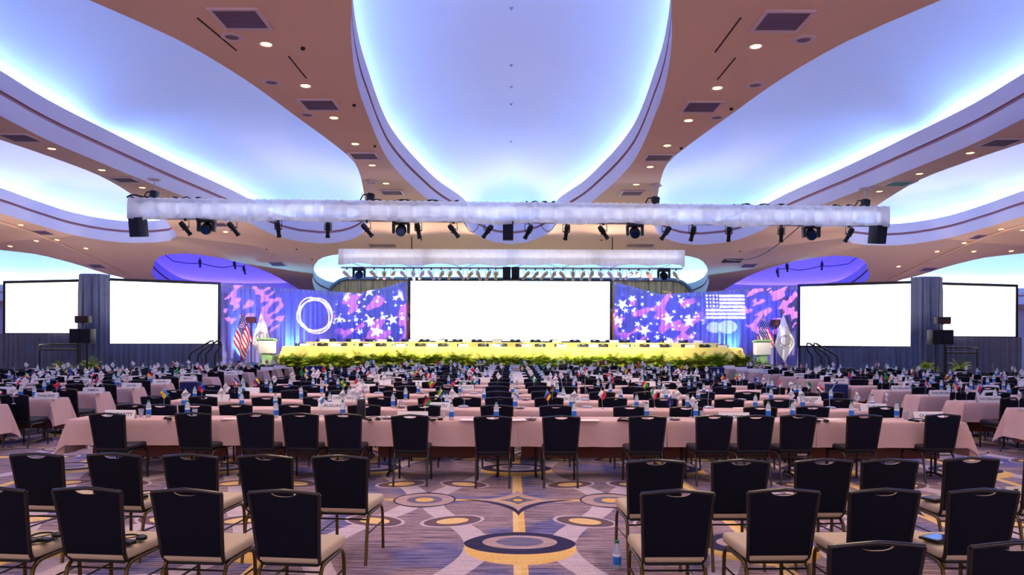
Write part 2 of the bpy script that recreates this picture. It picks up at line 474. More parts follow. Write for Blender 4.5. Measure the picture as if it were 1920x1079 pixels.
m_stripk = M('corner_led_strip', (150, 190, 255), .5, emit=170.0, emc=(140, 186, 255), var=0)
m_stripp = M('violet_led_strip', (110, 90, 255), .5, emit=36.0, emc=(66, 48, 255), var=0)
m_stripc = M('cyan_led_strip', (150, 225, 255), .5, emit=110.0, emc=(150, 225, 255), var=0)
DOME = {}
def offset(L, d):
    n = len(L); out = []
    for i in range(n):
        a, b, c = Vector(L[i - 1]), Vector(L[i]), Vector(L[(i + 1) % n])
        t = (b - a).normalized() + (c - b).normalized()
        t = t.normalized() if t.length > 1e-6 else (c - b).normalized()
        nrm = Vector((t.y, -t.x))
        out.append(tuple(b + nrm * d))
    return out
def dome_z(p, L, k, hgt, off):
    return ceil_z(p[1]) + .55 + hgt * (1 - math.exp(-(bdist(p, L) + .02) / k))
TRIM = 0
for key, L in loops.items():
    TRIM += 1
    n = len(L); prof = [(0, 0), (.0, .40), (.07, .40), (.07, .49), (0, .49), (0, .86), (.05, .86), (.05, .74), (.55, .74)]
    rings = [[(q[0], q[1], ceil_z(p[1]) + dz) for p, q in zip(L, offset(L, do))] for do, dz in prof]
    f = MB(); vs = [q for g in rings for q in g]
    f.v = vs
    for i in range(len(prof) - 1):
        for k in range(n):
            f.f.append((i * n + k, (i + 1) * n + k, (i + 1) * n + (k + 1) % n, i * n + (k + 1) % n)); f.m.append(1 if i in (1, 2, 3) else 0)
    struct('trim_%d' % TRIM, f, [m_fascia, m_groove], smooth=35, label='stepped white cove fascia with a rose groove')
    OL = offset(L, .55)
    big = key in ('center', 'inner_left', 'inner_right', 'outer_left', 'outer_right')
    hgt, kk = (1.4, 1.15) if big else (2.0, .7)
    rv, fs = cdt(OL, [], .55)
    f = MB(); vals = []
    for p in rv:
        d = bdist(p, OL); vals.append((p.x, p.y, ceil_z(p.y) + .74 + hgt * (1 - math.exp(-d / kk))))
    f.add(vals, [tuple(t) for t in fs])
    o = struct('ceiling_dome', f, m_dome, smooth=80)
    DOME[key] = (OL, hgt, kk)
    a, b = offset(L, .30), offset(L, .40)
    f = MB(); f.v = [(q[0], q[1], ceil_z(p[1]) + .80) for p, q in zip(L, a)] + [(q[0], q[1], ceil_z(p[1]) + .80) for p, q in zip(L, b)]
    for k in range(n):
        f.f.append((k, (k + 1) % n, n + (k + 1) % n, n + k)); f.m.append(0)
    ms = m_stripk if key.startswith('corner') else m_stripp if key.startswith('alcove') else m_stripc if key == 'stage' else m_strip
    o = f.build('cove_light_strip', ms)
    tag(o, {'center': 'glowing blue strip inside the central ceiling cove', 'inner_left': 'glowing blue strip inside the large ceiling cove left of centre', 'inner_right': 'glowing blue strip inside the large ceiling cove right of centre',
            'outer_left': 'glowing blue strip inside the outer left ceiling cove', 'outer_right': 'glowing blue strip inside the outer right ceiling cove', 'corner_left': 'glowing strip in the cove above the left screens', 'corner_right': 'glowing strip in the cove above the right screens',
            'alcove_left': 'violet strip in the arched alcove left of the stage', 'alcove_right': 'violet strip in the arched alcove right of the stage', 'stage': 'cyan strip around the recess above the stage'}[key], 'light strip', 'cove light strips')
# soffit crease on each side and thin access-panel slots
for s, nm in ((1, 'trim_21'), (-1, 'trim_22')):
    a, b = on_ceil(0, 415), on_ceil(245, 518)
    pts = []
    for t in lsp(-.4, 1.0, 12):
        y = a.y + (b.y - a.y) * t; x = a.x + (b.x - a.x) * t
        if abs(x) < 29: pts.append((x * s, y, ceil_z(y) - .02))
    f = MB(); f.tube(pts, .07, 6); struct(nm, f, m_soffit, smooth=60)
# wood panelled wall behind the stage with rounded shoulders
f = MB(); top = 4.72; W = 9.15
prof = [(-W, 0)] + [(-W + 1.1 * (1 - math.cos(a)), top - 1.1 + 1.1 * math.sin(a)) for a in lsp(0, PI / 2, 8)] + [(W - 1.1 * (1 - math.cos(a)), top - 1.1 + 1.1 * math.sin(a)) for a in lsp(PI / 2, 0, 8)] + [(W, 0)]
f.add([(x, 37.3, z) for x, z in prof], [tuple(range(len(prof)))]); struct('wall_stage', f, m_planks, label='wood panelled wall behind the stage')
f = MB(); f.tube([(x, 37.25, z + .05) for x, z in prof], .09, 6); struct('trim_23', f, m_slate, smooth=50)
# plastered piers between the alcoves
# ------------------------------------------------------------------ ceiling fittings
def more_lights():
    for s in (-1, 1):
        for k, (x, y) in enumerate(((3.3, 8.9), (3.35, 7.1), (3.4, 5.3), (3.45, 3.5))): yield s, k, Vector((s * x, y, ceil_z(y)))
def downlight_meshes():
    a = MB(); a.lathe([(.075, .0), (.105, -.012), (.11, -.004), (.105, 0)], 20); b = MB(); b.lathe([(0, -.004), (.076, -.004)], 20)
    return a.mesh('trim_ring', m_ventf, 40), b.mesh('lamp_face', m_bulb)
DLa, DLb = downlight_meshes()
DL_E = 270.0
def downlights(pix, where, ref):
    for i, (x, y) in enumerate(pix):
        p = on_ceil(x, y)
        sl = math.atan2(ceil_z(p.y + .1) - ceil_z(p.y - .1), .2)
        o = thing('recessed_downlight', f'warm round downlight {where}, {nth(i + 1)} {ref}', 'ceiling light', p, 0, 'recessed ceiling downlights')
        o.rotation_euler = (sl, 0, 0)
        part('trim_ring', DLa, o); part('lamp_face', DLb, o)
        if not 18.6 < p.y < 22.5: lamp('SPOT', p + Vector((0, 0, -.05)), p + Vector((0.0, .001, -3)), DL_E, (1, .70, .46), .06, 130, .9, o)
downlights([(499, 83), (573, 161), (626, 221), (666, 270), (698, 310), (724, 344)], 'in the beige strip left of the central cove', 'from camera')
downlights([(1417, 87), (1345, 165), (1291, 226), (1251, 273), (1219, 313), (1193, 346)], 'in the beige strip right of the central cove', 'from camera')
downlights([(97, 279), (191, 319), (267, 352)], 'in the narrow beige strip at far left', 'from camera')
downlights([(1819, 287), (1724, 326), (1649, 359)], 'in the narrow beige strip at far right', 'from camera')
downlights([(4, 428), (39, 422), (68, 452), (107, 450), (19, 462), (161, 466), (423, 435)], 'in the low soffit above the left screens', 'from the left edge')
downlights([(1877, 430), (1917, 432), (1808, 456), (1757, 472), (1826, 472), (1896, 471), (1685, 500)], 'in the low soffit above the right screens', 'in its cluster')
for s, k, p in more_lights():
    o = thing('recessed_downlight', f'warm round downlight overhead {"left" if s < 0 else "right"} of the central cove, {nth(k + 1)} towards camera, above the frame', 'ceiling light', p, 0, 'recessed ceiling downlights')
    part('trim_ring', DLa, o); part('lamp_face', DLb, o)
    lamp('SPOT', p + Vector((0, 0, -.05)), p + Vector((0, .001, -3)), DL_E * .75, (1, .74, .5), .06, 130, .9, o)
VF = MB(); S = .33
for a in range(4):
    r = rmat('Z', a * PI / 2); VF.box(r @ Vector((0, S - .025, -.012)), (2 * S if a % 2 == 0 else .05, .05 if a % 2 == 0 else 2 * S - .1, .024) , 0)
VFm = VF.mesh('vent_frame', m_ventf)
def grille(mat):
    g = MB(); g.box((0, 0, -.004), (2 * S - .1, 2 * S - .1, .006))
    for i in range(9): g.box((0, -S + .09 + i * (2 * S - .18) / 8, -.012), (2 * S - .1, .02, .012))
    return g.mesh('grille', mat)
VG, VGg = grille(m_ventg), grille(m_ventgr)
vents = [(452, 35, 'beside the first left downlight'), (600, 196, 'left of the central cove below the second downlight'), (683, 292, 'left of the central cove near the truss'), (735, 361, 'just above the truss left of centre'), (38, 258, 'at the far left edge between two coves'), (235, 337, 'between the two left coves near the truss'), (80, 436, 'in the low soffit at far left'), (182, 499, 'low above the left outer screen'), (410, 421, 'behind the truss near its left end'),
         (1466, 39, 'beside the first right downlight'), (1315, 200, 'right of the central cove below the second downlight'), (1235, 295, 'right of the central cove near the truss'), (1185, 362, 'just above the truss right of centre'), (1875, 267, 'at the far right edge between two coves'), (1686, 344, 'between the two right coves near the truss, greenish'), (1838, 444, 'in the low soffit at far right'), (1740, 505, 'low above the right outer screen'), (520, 495, 'above the left violet alcove'), (1404, 498, 'above the right violet alcove')]
for x, y, w in vents:
    p = on_ceil(x, y); sl = math.atan2(ceil_z(p.y + .1) - ceil_z(p.y - .1), .2)
    o = thing('ceiling_vent', f'square louvred ceiling vent {w}', 'vent', p); o.rotation_euler = (sl, 0, 0)
    part('vent_frame', VFm, o); part('grille', VGg if 'greenish' in w else VG, o)
a = MB(); a.lathe([(.09, -.006), (.105, -.02), (.15, -.012), (.155, 0)], 22); CSa = a.mesh('bezel', m_ventf, 40)
a = MB(); a.lathe([(0, -.012), (.1, -.008)], 22); CSb = a.mesh('speaker_grille', m_ventg)
for x, y, w in [(435, 69, 'below the first left vent'), (509, 154, 'left of the second left downlight'), (576, 215, 'at the edge of the left cove'), (1507, 74, 'beside the first right vent'), (1416, 159, 'right of the second right downlight'), (1344, 220, 'at the edge of the right cove')]:
    o = thing('ceiling_speaker', f'round flush ceiling speaker {w}', 'speaker', on_ceil(x, y)); part('bezel', CSa, o); part('speaker_grille', CSb, o)
a = MB(); a.lathe([(.03, 0), (.035, -.02), (.02, -.04), (0, -.045)], 12); SPm = a.mesh('detector', m_dark, 40)
for i, (x, y, w) in enumerate([(568, 89, 'left soffit beside the first downlight'), (664, 196, 'left soffit beside the central cove'), (703, 273, 'left soffit near the fourth downlight'), (1371, 203, 'right soffit at the inner cove edge'), (1277, 277, 'right soffit near the fourth downlight'), (585, 486, 'low soffit left of the stage recess'), (500, 467, 'low soffit above the left alcove'), (556, 467, 'low soffit left of the central lobe'), (1442, 470, 'low soffit above the right alcove'), (1388, 471, 'low soffit right of the central lobe'), (790, 449, 'soffit behind the truss left of centre'), (1128, 450, 'soffit behind the truss right of centre')]):
    o = bpy.data.objects.new('ceiling_detector', SPm); COL.objects.link(o); o.location = on_ceil(x, y)
    tag(o, f'small dark ceiling detector in the {w}', 'detector')
for i, (a, b, w) in enumerate([((370, 33), (443, 94), 'long dark slot in the beige soffit left of the first vent'), ((541, 105), (574, 146), 'dark slot between the first two left downlights'), ((1389, 33), (1341, 97), 'long dark slot in the beige soffit right of centre'), ((1379, 108), (1345, 149), 'dark slot between the first two right downlights')]):
    p, q = on_ceil(*a), on_ceil(*b); f = MB(); f.tube([p + Vector((0, 0, -.004)), q + Vector((0, 0, -.004))], .012, 6)
    tag(f.build('ceiling_slot', m_dark), w, 'slot')
OL, hg, kk = DOME['center']
a = MB(); a.lathe([(.035, 0), (.05, -.02), (.03, -.035), (.012, -.06), (0, -.06)], 14); SKm = a.mesh('sprinkler', m_steel, 40)
for y, w in [(14, 'first'), (121, 'second'), (161, 'third'), (193, 'fourth'), (262, 'fifth'), (326, 'sixth')]:
    Yd = 1400 * 5.75 / (634 - y); p = Vector((.0, Yd, 0)); z = ceil_z(Yd) + .74 + hg * (1 - math.exp(-bdist((0, Yd), OL) / kk))
    Yd = 1400 * (z - H) / (634 - y); z = ceil_z(Yd) + .74 + hg * (1 - math.exp(-bdist((0, Yd), OL) / kk))
    o = bpy.data.objects.new('fire_sprinkler', SKm); COL.objects.link(o); o.location = (0, Yd, z)
    tag(o, f'small round sprinkler under the central dome, {w} from camera', 'sprinkler')

# ------------------------------------------------------------------ chairs
def chair_parts(kind):
    seatm = m_khaki if kind == 'a' else m_blackv
    P = []
    zt = .875
    def lean(z): return -.205 - .085 * max(0, (z - .42)) / .455
    def halfw(z): return .198 + .0285 * max(0, min(1, (z - .44) / .44)) ** 1.2
    def topz(u): return zt - .012 + .02 * (1 - min(1, abs(u) / .2)) ** .8 if True else 0
    s = MB()
    def dome(p):
        k = 1 - .07 * max(0, -p.y) / .22
        if p.z > 0: p.z += .012 * (1 - (p.x / .22) ** 2) * (1 - (p.y / .24) ** 2)
        return Vector((p.x * k, p.y, p.z))
    s.rbox((0, .035, .438), (.435, .47, .075), .03, fn=dome, seg=3); P.append(('seat', s.mesh('seat', seatm, 60)))
    # panels: grid following the frame opening; the top edge dips to leave the hand slot
    def ptop(u):
        d = .030 * max(0, 1 - (u / .078) ** 2) ** .7 if abs(u) < .078 else 0
        return topz(u) - .010 - d
    def panel(z0, off, infl, hw):
        g = MB(); us = [.42 * t * (1 + 1.38 * abs(t) ** 1.6) for t in lsp(-1, 1, 25)]
        g.grid(lambda u, t: ((lambda z: ((u * (halfw(z) - hw)), lean(z) + off + infl * math.sin(PI * min(1, max(0, t))) ** .4 * (1 - abs(u) ** 6), z))(z0 + (ptop(u * .2) - z0) * t)), us, lsp(0, 1, 13))
        return g
    b = panel(.425, .008, .034, .008); q = panel(.425, -.002, 0, .008)
    q.f = [tuple(reversed(x)) for x in q.f]; b.join(q)
    n = 25  # close the rim between the two sheets
    o = 25 * 13; rim = [i for i in range(25)] + [25 * j + 24 for j in range(1, 13)] + [25 * 12 + i for i in range(23, -1, -1)] + [25 * j for j in range(11, 0, -1)]
    for i in range(len(rim)):
        a, c = rim[i], rim[(i + 1) % len(rim)]; b.f.append((c, a, a + o, c + o)); b.m.append(0)
    P.append(('backrest', b.mesh('backrest', seatm, 60)))
    bk = panel(.446, -.006, -.006, .009); q = panel(.446, -.002, 0, .009); bk.join(q)
    P.append(('back_panel', bk.mesh('back_panel', m_backp, 60)))
    fr = MB()
    side = []
    pts = [(-.165, .06, .405), (-.178, -.10, .400), (-.19, -.172, .405), (-.196, -.198, .43)] + [(-halfw(z), lean(z), z) for z in lsp(.46, topz(.2) - .004, 7)]
    topb = [(u, lean(topz(u)), topz(u)) for u in lsp(-.218, .218, 13)]
    pts2 = [(-x, y, z) for x, y, z in pts[::-1]]
    fr.tube(pts, .0125, 8, flat=(1.0, 1.15)); fr.tube(pts2, .0125, 8, flat=(1.0, 1.15)); fr.tube([(-.2275, lean(topz(.2)), topz(.2) - .002)] + topb + [(.2275, lean(topz(.2)), topz(.2) - .002)], .0125, 8)
    P.append(('back_frame', fr.mesh('back_frame', m_chframe, 60)))
    sf = MB(); sf.rbox((0, .03, .392), (.36, .42, .02), .006); P.append(('seat_frame', sf.mesh('seat_frame', m_black)))
    for sx in (-1, 1):
        r = MB(); r.tube([(sx * .205, -.262, 0), (sx * .203, -.205, .30), (sx * .202, -.188, .352), (sx * .2, -.155, .382), (sx * .2, -.10, .39), (sx * .2, .03, .39)], .0135, 8)
        P.append(('leg', r.mesh('leg', m_gold if kind == 'a' else m_chframe, 60)))
        r = MB(); r.tube([(sx * .2, .03, .39), (sx * .2, .16, .39), (sx * .2, .215, .38), (sx * .201, .243, .345), (sx * .203, .25, .30), (sx * .206, .262, 0)], .0135, 8)
        P.append(('leg', r.mesh('leg', m_gold if kind == 'a' else m_chframe, 60)))
    for sx in (-1, 1):
        r = MB(); r.tube([(sx * .203, -.218, .24), (sx * .204, .254, .24)], .007, 6); P.append(('stretcher', r.mesh('stretcher', m_chframe, 60)))
    r = MB(); r.tube([(-.2, -.186, .352), (.2, -.186, .352)], .007, 6); P.append(('stretcher', r.mesh('stretcher', m_chframe, 60)))
    return P
CH = {k: chair_parts(k) for k in 'at'}
def one_mesh(name, parts):
    bm = bmesh.new(); mats = []; 
    me = bpy.data.meshes.new(name)
    for nm, p in parts:
        n0 = len(bm.faces); bm.from_mesh(p); bm.faces.ensure_lookup_table()
        m = p.materials[0]
        if m not in mats: mats.append(m)
        for fc in bm.faces[n0:]: fc.material_index = mats.index(m); fc.smooth = True
    bm.to_mesh(me); bm.free()
    for m in mats: me.materials.append(m)
    me.set_sharp_from_angle(angle=math.radians(50))
    return me
CH1 = one_mesh('banquet_chair', CH['t'])
NCH = [0]
def chair(xt, yt, rz, label, group, kind='t', detail=True, z=0.0, name='banquet_chair'):
    """xt, yt: where the top of the back stands"""
    ox, oy = xt - math.sin(rz) * .29, yt + math.cos(rz) * .29
    NCH[0] += 1
    if not detail:
        o = bpy.data.objects.new(name, CH1); COL.objects.link(o); o.location = (ox, oy, z); o.rotation_euler = (0, 0, rz)
        return tag(o, label, 'chair', group)
    o = thing(name, label, 'chair', (ox, oy, z), rz, group)
    for nm, me in CH[kind]: part(nm, me, o)
    return o
CT = .888
def chair_px(px, py, rz, *a, **k):
    p = on_z(px, py, CT); return chair(p.x, p.y, rz, *a, **k), p
# audience chairs (khaki seats)
AUD = []
def aud(lst, block, row, rz):
    for i, (px, py) in enumerate(lst):
        side = 'from the central aisle'
        k = i if block == 'right' else len(lst) - 1 - i
        o, p = chair_px(px, py, rz + R.uniform(-.015, .015), f'khaki-seated audience chair, {row} row of the {block} group, {nth(k + 1)} {side}', 'audience chairs', 'a'); AUD.append((o, p, px))
aud([(68, 850), (213, 850), (356, 852), (497, 853), (637, 854)], 'left', 'farther', -.10)
aud([(-16, 913), (163, 914), (349, 917), (532, 919)], 'left', 'nearer', -.09)
aud([(1230, 862), (1389, 862), (1545, 861), (1669, 861), (1822, 858), (1974, 857)], 'right', 'farther', .05)
aud([(1271, 919), (1470, 917), (1659, 917), (1845, 917)], 'right', 'middle', .03)
aud([(1645, 1016), (1908, 1016)], 'right', 'nearest', .04)

# ------------------------------------------------------------------ tables and cloths
TD, TZ = .52, .745
def cloth_mesh(L, near, far, el, er, D=TD, top=.752, seed=0, mat=None, nu=None, flare=.10):
    r = random.Random(seed); ph = [r.uniform(0, 6.28) for _ in range(6)]
    A = ([-(L / 2) - el * t for t in lsp(1, .1, 7)] if el else []) + lsp(-L / 2, L / 2, nu or 26) + ([(L / 2) + er * t for t in lsp(.1, 1, 7)] if er else [])
    B = [-(D / 2) - near * t for t in lsp(1, .06, 6)] + lsp(-D / 2, D / 2, 5) + [(D / 2) + far * t for t in lsp(.06, 1, 6)]
    def fn(a, b):
        ex = max(0, abs(a) - L / 2); ey = max(0, abs(b) - D / 2); sx = 1 if a > 0 else -1; sy = 1 if b > 0 else -1
        x = max(-L / 2, min(L / 2, a)); y = max(-D / 2, min(D / 2, b))
        d = math.hypot(ex, ey)
        if d == 0: return (x, y, top + .002 * math.sin(a * 5 + ph[0]))
        rnd = .012 * (1 - math.exp(-d / .02))
        if ex and ey:
            fi = math.atan2(ey, ex); bul = .28 * d * math.sin(2 * fi) ** 2
            x += sx * (math.cos(fi) * (rnd + flare * .6 * d) + bul * .7); y += sy * (math.sin(fi) * (rnd + flare * .6 * d) + bul * .7)
        elif ey:
            wv = .016 * math.sin(a * 7 + ph[1]) + .012 * math.sin(a * 15.3 + ph[2]) + .02 * math.exp(-((a - ph[3] * .2 + .4) / .09) ** 2)
            y += sy * (rnd + flare * .4 * d + wv * d / .33); x += .01 * math.sin(a * 9 + ph[4]) * d / .3
        else:
            x += sx * (rnd + flare * d + .018 * math.sin(b * 14 + ph[5]) * d / .4)
        return (x, y, top - .004 - max(0, d - .008))
    g = MB(); g.grid(fn, A, B)
    return g.mesh('tablecloth', mat or m_cloth, 65)
tt = MB(); tt.rbox((0, 0, TZ - .012), (1.83, TD - .02, .022), .006); TT = tt.mesh('tabletop', m_wood)
def tleg(sx):
    g = MB(); x = sx * .72
    g.tube([(x, 0, TZ - .03), (x, 0, .04)], .018, 8); g.tube([(x, -.2, .012), (x, -.19, .03), (x, 0, .045), (x, .19, .03), (x, .2, .012)], .016, 8); g.box((x, 0, TZ - .032), (.05, .40, .016))
    return g.mesh('leg', m_black, 60)
TL = [tleg(-1), tleg(1)]
shadem = M('brown_cloth_shade', (116, 66, 56), .9, var=.1, scale=4)  # brown sheet paints the shaded inside of the cloth's far drop
sk = MB(); sk.grid(lambda u, v: (u, TD / 2 - .04 + .012 * math.sin(u * 22), v), lsp(-.91, .91, 40), [.20, TZ - .03]); SK = sk.mesh('cloth_shade_strip', shadem, 60)
CM = [cloth_mesh(1.945, .335, .34, 0, 0, seed=i) for i in range(4)]
CL = [cloth_mesh(1.945, .335, .34, .46, 0, seed=10 + i) for i in range(2)]
CR = [cloth_mesh(1.945, .335, .34, 0, .46, seed=20 + i) for i in range(2)]
def table(x, y, rz, tlabel, clabel, mesh, group):
    o = thing('folding_table', tlabel, 'table', (x, y, 0), rz, 'long folding tables')
    part('tabletop', TT, o); part('leg', TL[0], o); part('leg', TL[1], o); part('cloth_shade_strip', SK, o)
    c = bpy.data.objects.new('tablecloth', mesh); COL.objects.link(c); c.location = (x, y, 0); c.rotation_euler = (0, 0, rz)
    tag(c, clabel, 'tablecloth', group)
PITCH = 1.385
CROWS = [9.69 + PITCH * k for k in range(13)]       # near edge of each centre row
SROWS = [11.36 + 1.365 * k for k in range(12)]
SLIM = lambda r: 13.4 if r == 9 else 12.6 if r == 10 else 10.4 if r == 11 else 40.0
CX0, CX1 = -5.74, 5.92
TEXT = {}
def seen(x, y): return -60 < CX + x / y * F < 1985
for r, ye in enumerate(CROWS):
    n = 6; L = (CX1 - CX0) / n
    for k in range(n):
        x = CX0 + L * (k + .5); me = CL[r % 2] if k == 0 else CR[r % 2] if k == n - 1 else CM[(k * 3 + r) % 4]
        table(x, ye + TD / 2, 0, f'folding table under cloth, {nth(r + 1)} centre row, {nth(k + 1)} from left', f'dusty rose tablecloth on {nth(r + 1)} centre row, {nth(k + 1)} from left', me, 'dusty rose tablecloths')
for s, blk in ((-1, 'left'), (1, 'right')):
    for r, ye in enumerate(SROWS):
        for k in range(9):
            x0 = (7.84 if s < 0 else 7.74) + (.16 if r == 0 else 0) + 1.945 * k
            if not seen(s * (x0 - .2), ye + .3) or x0 + 1.95 > SLIM(r) + 1: break
            x = s * (x0 + .97)
            me = (CR if s < 0 else CL)[r % 2] if k == 0 else CM[(k + r) % 4]
            TEXT[blk, r] = x0 + 1.9
            table(x, ye + TD / 2, 0, f'folding table under cloth, {nth(r + 1)} row of {blk} side block, {nth(k + 1)} from aisle', f'dusty rose tablecloth on {nth(r + 1)} row of {blk} side block, {nth(k + 1)} from aisle', me, 'dusty rose tablecloths')
# chairs of the centre block
row_px = {0: ([201, 362, 479, 563, 644, 769, 924.5, 1053, 1215, 1340, 1418, 1498, 1622, 1769], 778),
          1: ([252, 305, 368, 442, 551, 683, 795, 932, 1043, 1180, 1283, 1423, 1524, 1661], 756),
          2: ([290, 381, 502, 596, 717, 811, 875, 937, 1030, 1150, 1244, 1306, 1364, 1455, 1570], 741),
          3: ([330, 388, 445, 550, 634, 744, 829, 935, 1021, 1129, 1212, 1318, 1402, 1508, 1560], 729.5),
          4: ([395, 445, 496, 537, 588, 636, 716, 764, 839, 933, 1012, 1061, 1110, 1187, 1233, 1290, 1359, 1451, 1500], 721)}
far = []
SEATS = []    # (block, row, x, near edge y)
for r, ye in enumerate(CROWS):
    yb = ye - .60
    if r in row_px: xs = [(px - CX) / F * yb for px in row_px[r][0]]
    else:
        xs = []; x = -.24
        while x > CX0 + .3: xs.append(x); x -= R.uniform(.55, .82)
        xs = xs[::-1]; x = .55
        while x < CX1 - .3: xs.append(x); x += R.uniform(.55, .82)
    for i, x in enumerate(xs):
        rz = R.uniform(-.07, .07)
        if r == 0: rz = [-.07, -.05, -.02, -.02, -.02, 0, 0, 0, .02, .03, .03, .05, .08, .07][i]
        y = yb + R.uniform(-.05, .05) - (.1 if r in (1, 2) and R.random() < .2 else 0)
        if r == 0: y = on_z(row_px[0][0][i], [775, 774, 775, 775, 776, 778, 780, 780, 780, 779, 779, 778, 778, 777][i], CT).y; x = (row_px[0][0][i] - CX) / F * y
        if r >= 11: far.append((x, y)); SEATS.append(('centre', r, x, ye)); continue
        chair(x, y, rz, f'charcoal banquet chair at {nth(r + 1)} centre table row, {nth(i + 1)} from left', 'banquet chairs at the tables', 't', r < 3)
        SEATS.append(('centre', r, x, ye))
for s, blk in ((-1, 'left'), (1, 'right')):
    for r, ye in enumerate(SROWS):
        k = 0; x = 7.72 + (.32 if s < 0 else .48) + (.2 if r == 0 else 0)
        while True:
            yb = ye - .60 + R.uniform(-.06, .06)
            if not seen(s * (x - .2), yb) or x > TEXT[blk, r] - .45: break
            if r < 9:
                chair(s * x, yb, s * .04 + R.uniform(-.06, .06), f'charcoal banquet chair at {nth(r + 1)} row of {blk} side block, {nth(k + 1)} from aisle', 'banquet chairs at the tables', 't', r < 3)
                SEATS.append((blk, r, s * x, ye))
            else: far.append((s * x, yb)); SEATS.append((blk, r, s * x, ye))
            k += 1; x += R.uniform(.56, .80)
bm = bmesh.new()
for x, y in far:
    n0 = len(bm.verts); nf = len(bm.faces); bm.from_mesh(CH1); bm.verts.ensure_lookup_table()
    for v in bm.verts[n0:]: v.co += Vector((x, y + .29, 0))
me = bpy.data.meshes.new('far_chairs'); bm.to_mesh(me); bm.free()
for m in CH1.materials: me.materials.append(m)
o = bpy.data.objects.new('far_chairs', me); COL.objects.link(o); tag(o, 'mass of charcoal chairs in the farthest table rows near stage and screens', 'chairs', None, 'stuff')
# ------------------------------------------------------------------ table ware
b = MB(); b.lathe([(.0, .0), (.028, .0), (.033, .012), (.033, .075), (.030, .083), (.033, .092), (.033, .135), (.031, .16), (.022, .19), (.0135, .205), (.0135, .215), (0, .215)], 12); BT_body = b
bl = MB(); bl.lathe([(.0336, .040), (.0336, .105)], 12); bw = MB(); bw.lathe([(.0337, .105), (.0337, .125)], 12); bc = MB(); bc.lathe([(.0165, .207), (.0165, .228), (0, .228)], 12)
BB = [('body', b.mesh('body', m_pet, 50)), ('label_band', None), ('cap', bc.mesh('cap', m_cap, 40))]
lb = MB(); lb.join(bl, 0); lb.join(bw, 1); BB[1] = ('label_band', lb.mesh('label_band', [m_label, m_labelw], 50))
al = MB(); al.join(b, 0); al.join(bl, 1); al.join(bw, 2); al.join(bc, 3); B1 = al.mesh('water_bottle', [m_pet, m_label, m_labelw, m_cap], 50)
def bottle(x, y, z, label, detail=True, group='water bottles'):
    if detail:
        o = thing('water_bottle', label, 'bottle', (x, y, z), R.uniform(0, 6), group)
        for nm, me in BB: part(nm, me, o)
        return o
    o = bpy.data.objects.new('water_bottle', B1); COL.objects.link(o); o.location = (x, y, z)
    return tag(o, label, 'bottle', group)
CZ = .7545
g = MB(); g.lathe([(.026, .0), (.036, .11), (.034, .11), (.025, .006), (0, .006)], 14); GL = g.mesh('tumbler', m_tumbler, 40)
# microphone
mb_ = MB(); mb_.lathe([(.0, .0), (.085, .0), (.09, .008), (.085, .02), (.055, .032), (.0, .034)], 22, sq=.85); MIC_b = mb_.mesh('base', m_steel, 40)
mg = MB(); mg.tube([(.01, 0, .03), (.012, .01, .12), (.0, 0, .24), (-.03, -.03, .34), (-.05, -.06, .38)], .005, 6); MIC_g = mg.mesh('gooseneck', m_steel, 60)
mt = MB(); mt.tube([(-.05, -.06, .38), (-.058, -.07, .395), (-.068, -.085, .415)], [.009, .012, .009], 8); MIC_t = mt.mesh('microphone_head', m_black, 60)
def mic(p, label, rz=0):
    o = thing('table_microphone', label, 'microphone', p, rz, 'gooseneck microphones'); part('base', MIC_b, o); part('gooseneck', MIC_g, o); part('microphone_head', MIC_t, o)
# candy dish
d = MB(); d.lathe([(.03, 0), (.05, .004), (.082, .024), (.085, .03), (.078, .028), (.045, .01), (0, .01)], 18); DISH = d.mesh('dish', m_steel, 40)
cm = [M('candy_white', (235, 232, 236), .4, var=.05), M('candy_red', (190, 60, 60), .4, var=.05), M('candy_green', (80, 130, 80), .4, var=.05)]
cd = MB(); rr = random.Random(3)
for i in range(16):
    a = rr.uniform(0, 6.28); q = rr.uniform(0, .055); cd.rbox((q * math.cos(a), q * math.sin(a), .022 + rr.uniform(0, .014)), (.03, .018, .014), .005, rr.randint(0, 2) if rr.random() < .5 else 0, rmat('Z', a * 3), 1)
CANDY = cd.mesh('wrapped_candies', cm, 40)
def dish(p, label):
    o = thing('candy_dish', label, 'dish', p, R.uniform(0, 6), 'candy dishes'); part('dish', DISH, o); c = part('wrapped_candies', CANDY, o); c['kind'] = 'stuff'
# headset
h = MB(); h.tube([(.08 * math.cos(a), .06 * math.sin(a), .018 + .012 * math.sin(a)) for a in lsp(-.4, PI + .4, 14)], .006, 6); HSb = h.mesh('headband', m_black, 60)
h = MB(); h.lathe([(.0, 0), (.034, .002), (.036, .02), (.02, .032), (0, .032)], 12); HSc = h.mesh('ear_cup', m_black, 40)
h = MB(); h.tube([(.02, -.02, .01), (.06, -.05, .006), (.10, -.01, .006), (.07, .05, .008), (-.02, .06, .006), (-.1, .03, .006), (-.13, -.03, .006)], .0035, 6); HSw = h.mesh('cable', m_black, 60)
h = MB(); h.rbox((0, 0, .012), (.06, .09, .024), .006); HSr = h.mesh('receiver_pack', m_black)
def headset(p, label, rz=0.0):
    o = thing('headset', label, 'headset', p, rz, 'interpretation headsets'); part('headband', HSb, o); part('ear_cup', HSc, o, (.08, -.02, 0)); part('ear_cup', HSc, o, (-.08, -.02, 0)); part('cable', HSw, o); part('receiver_pack', HSr, o, (-.02, -.07, 0), (0, 0, .4))
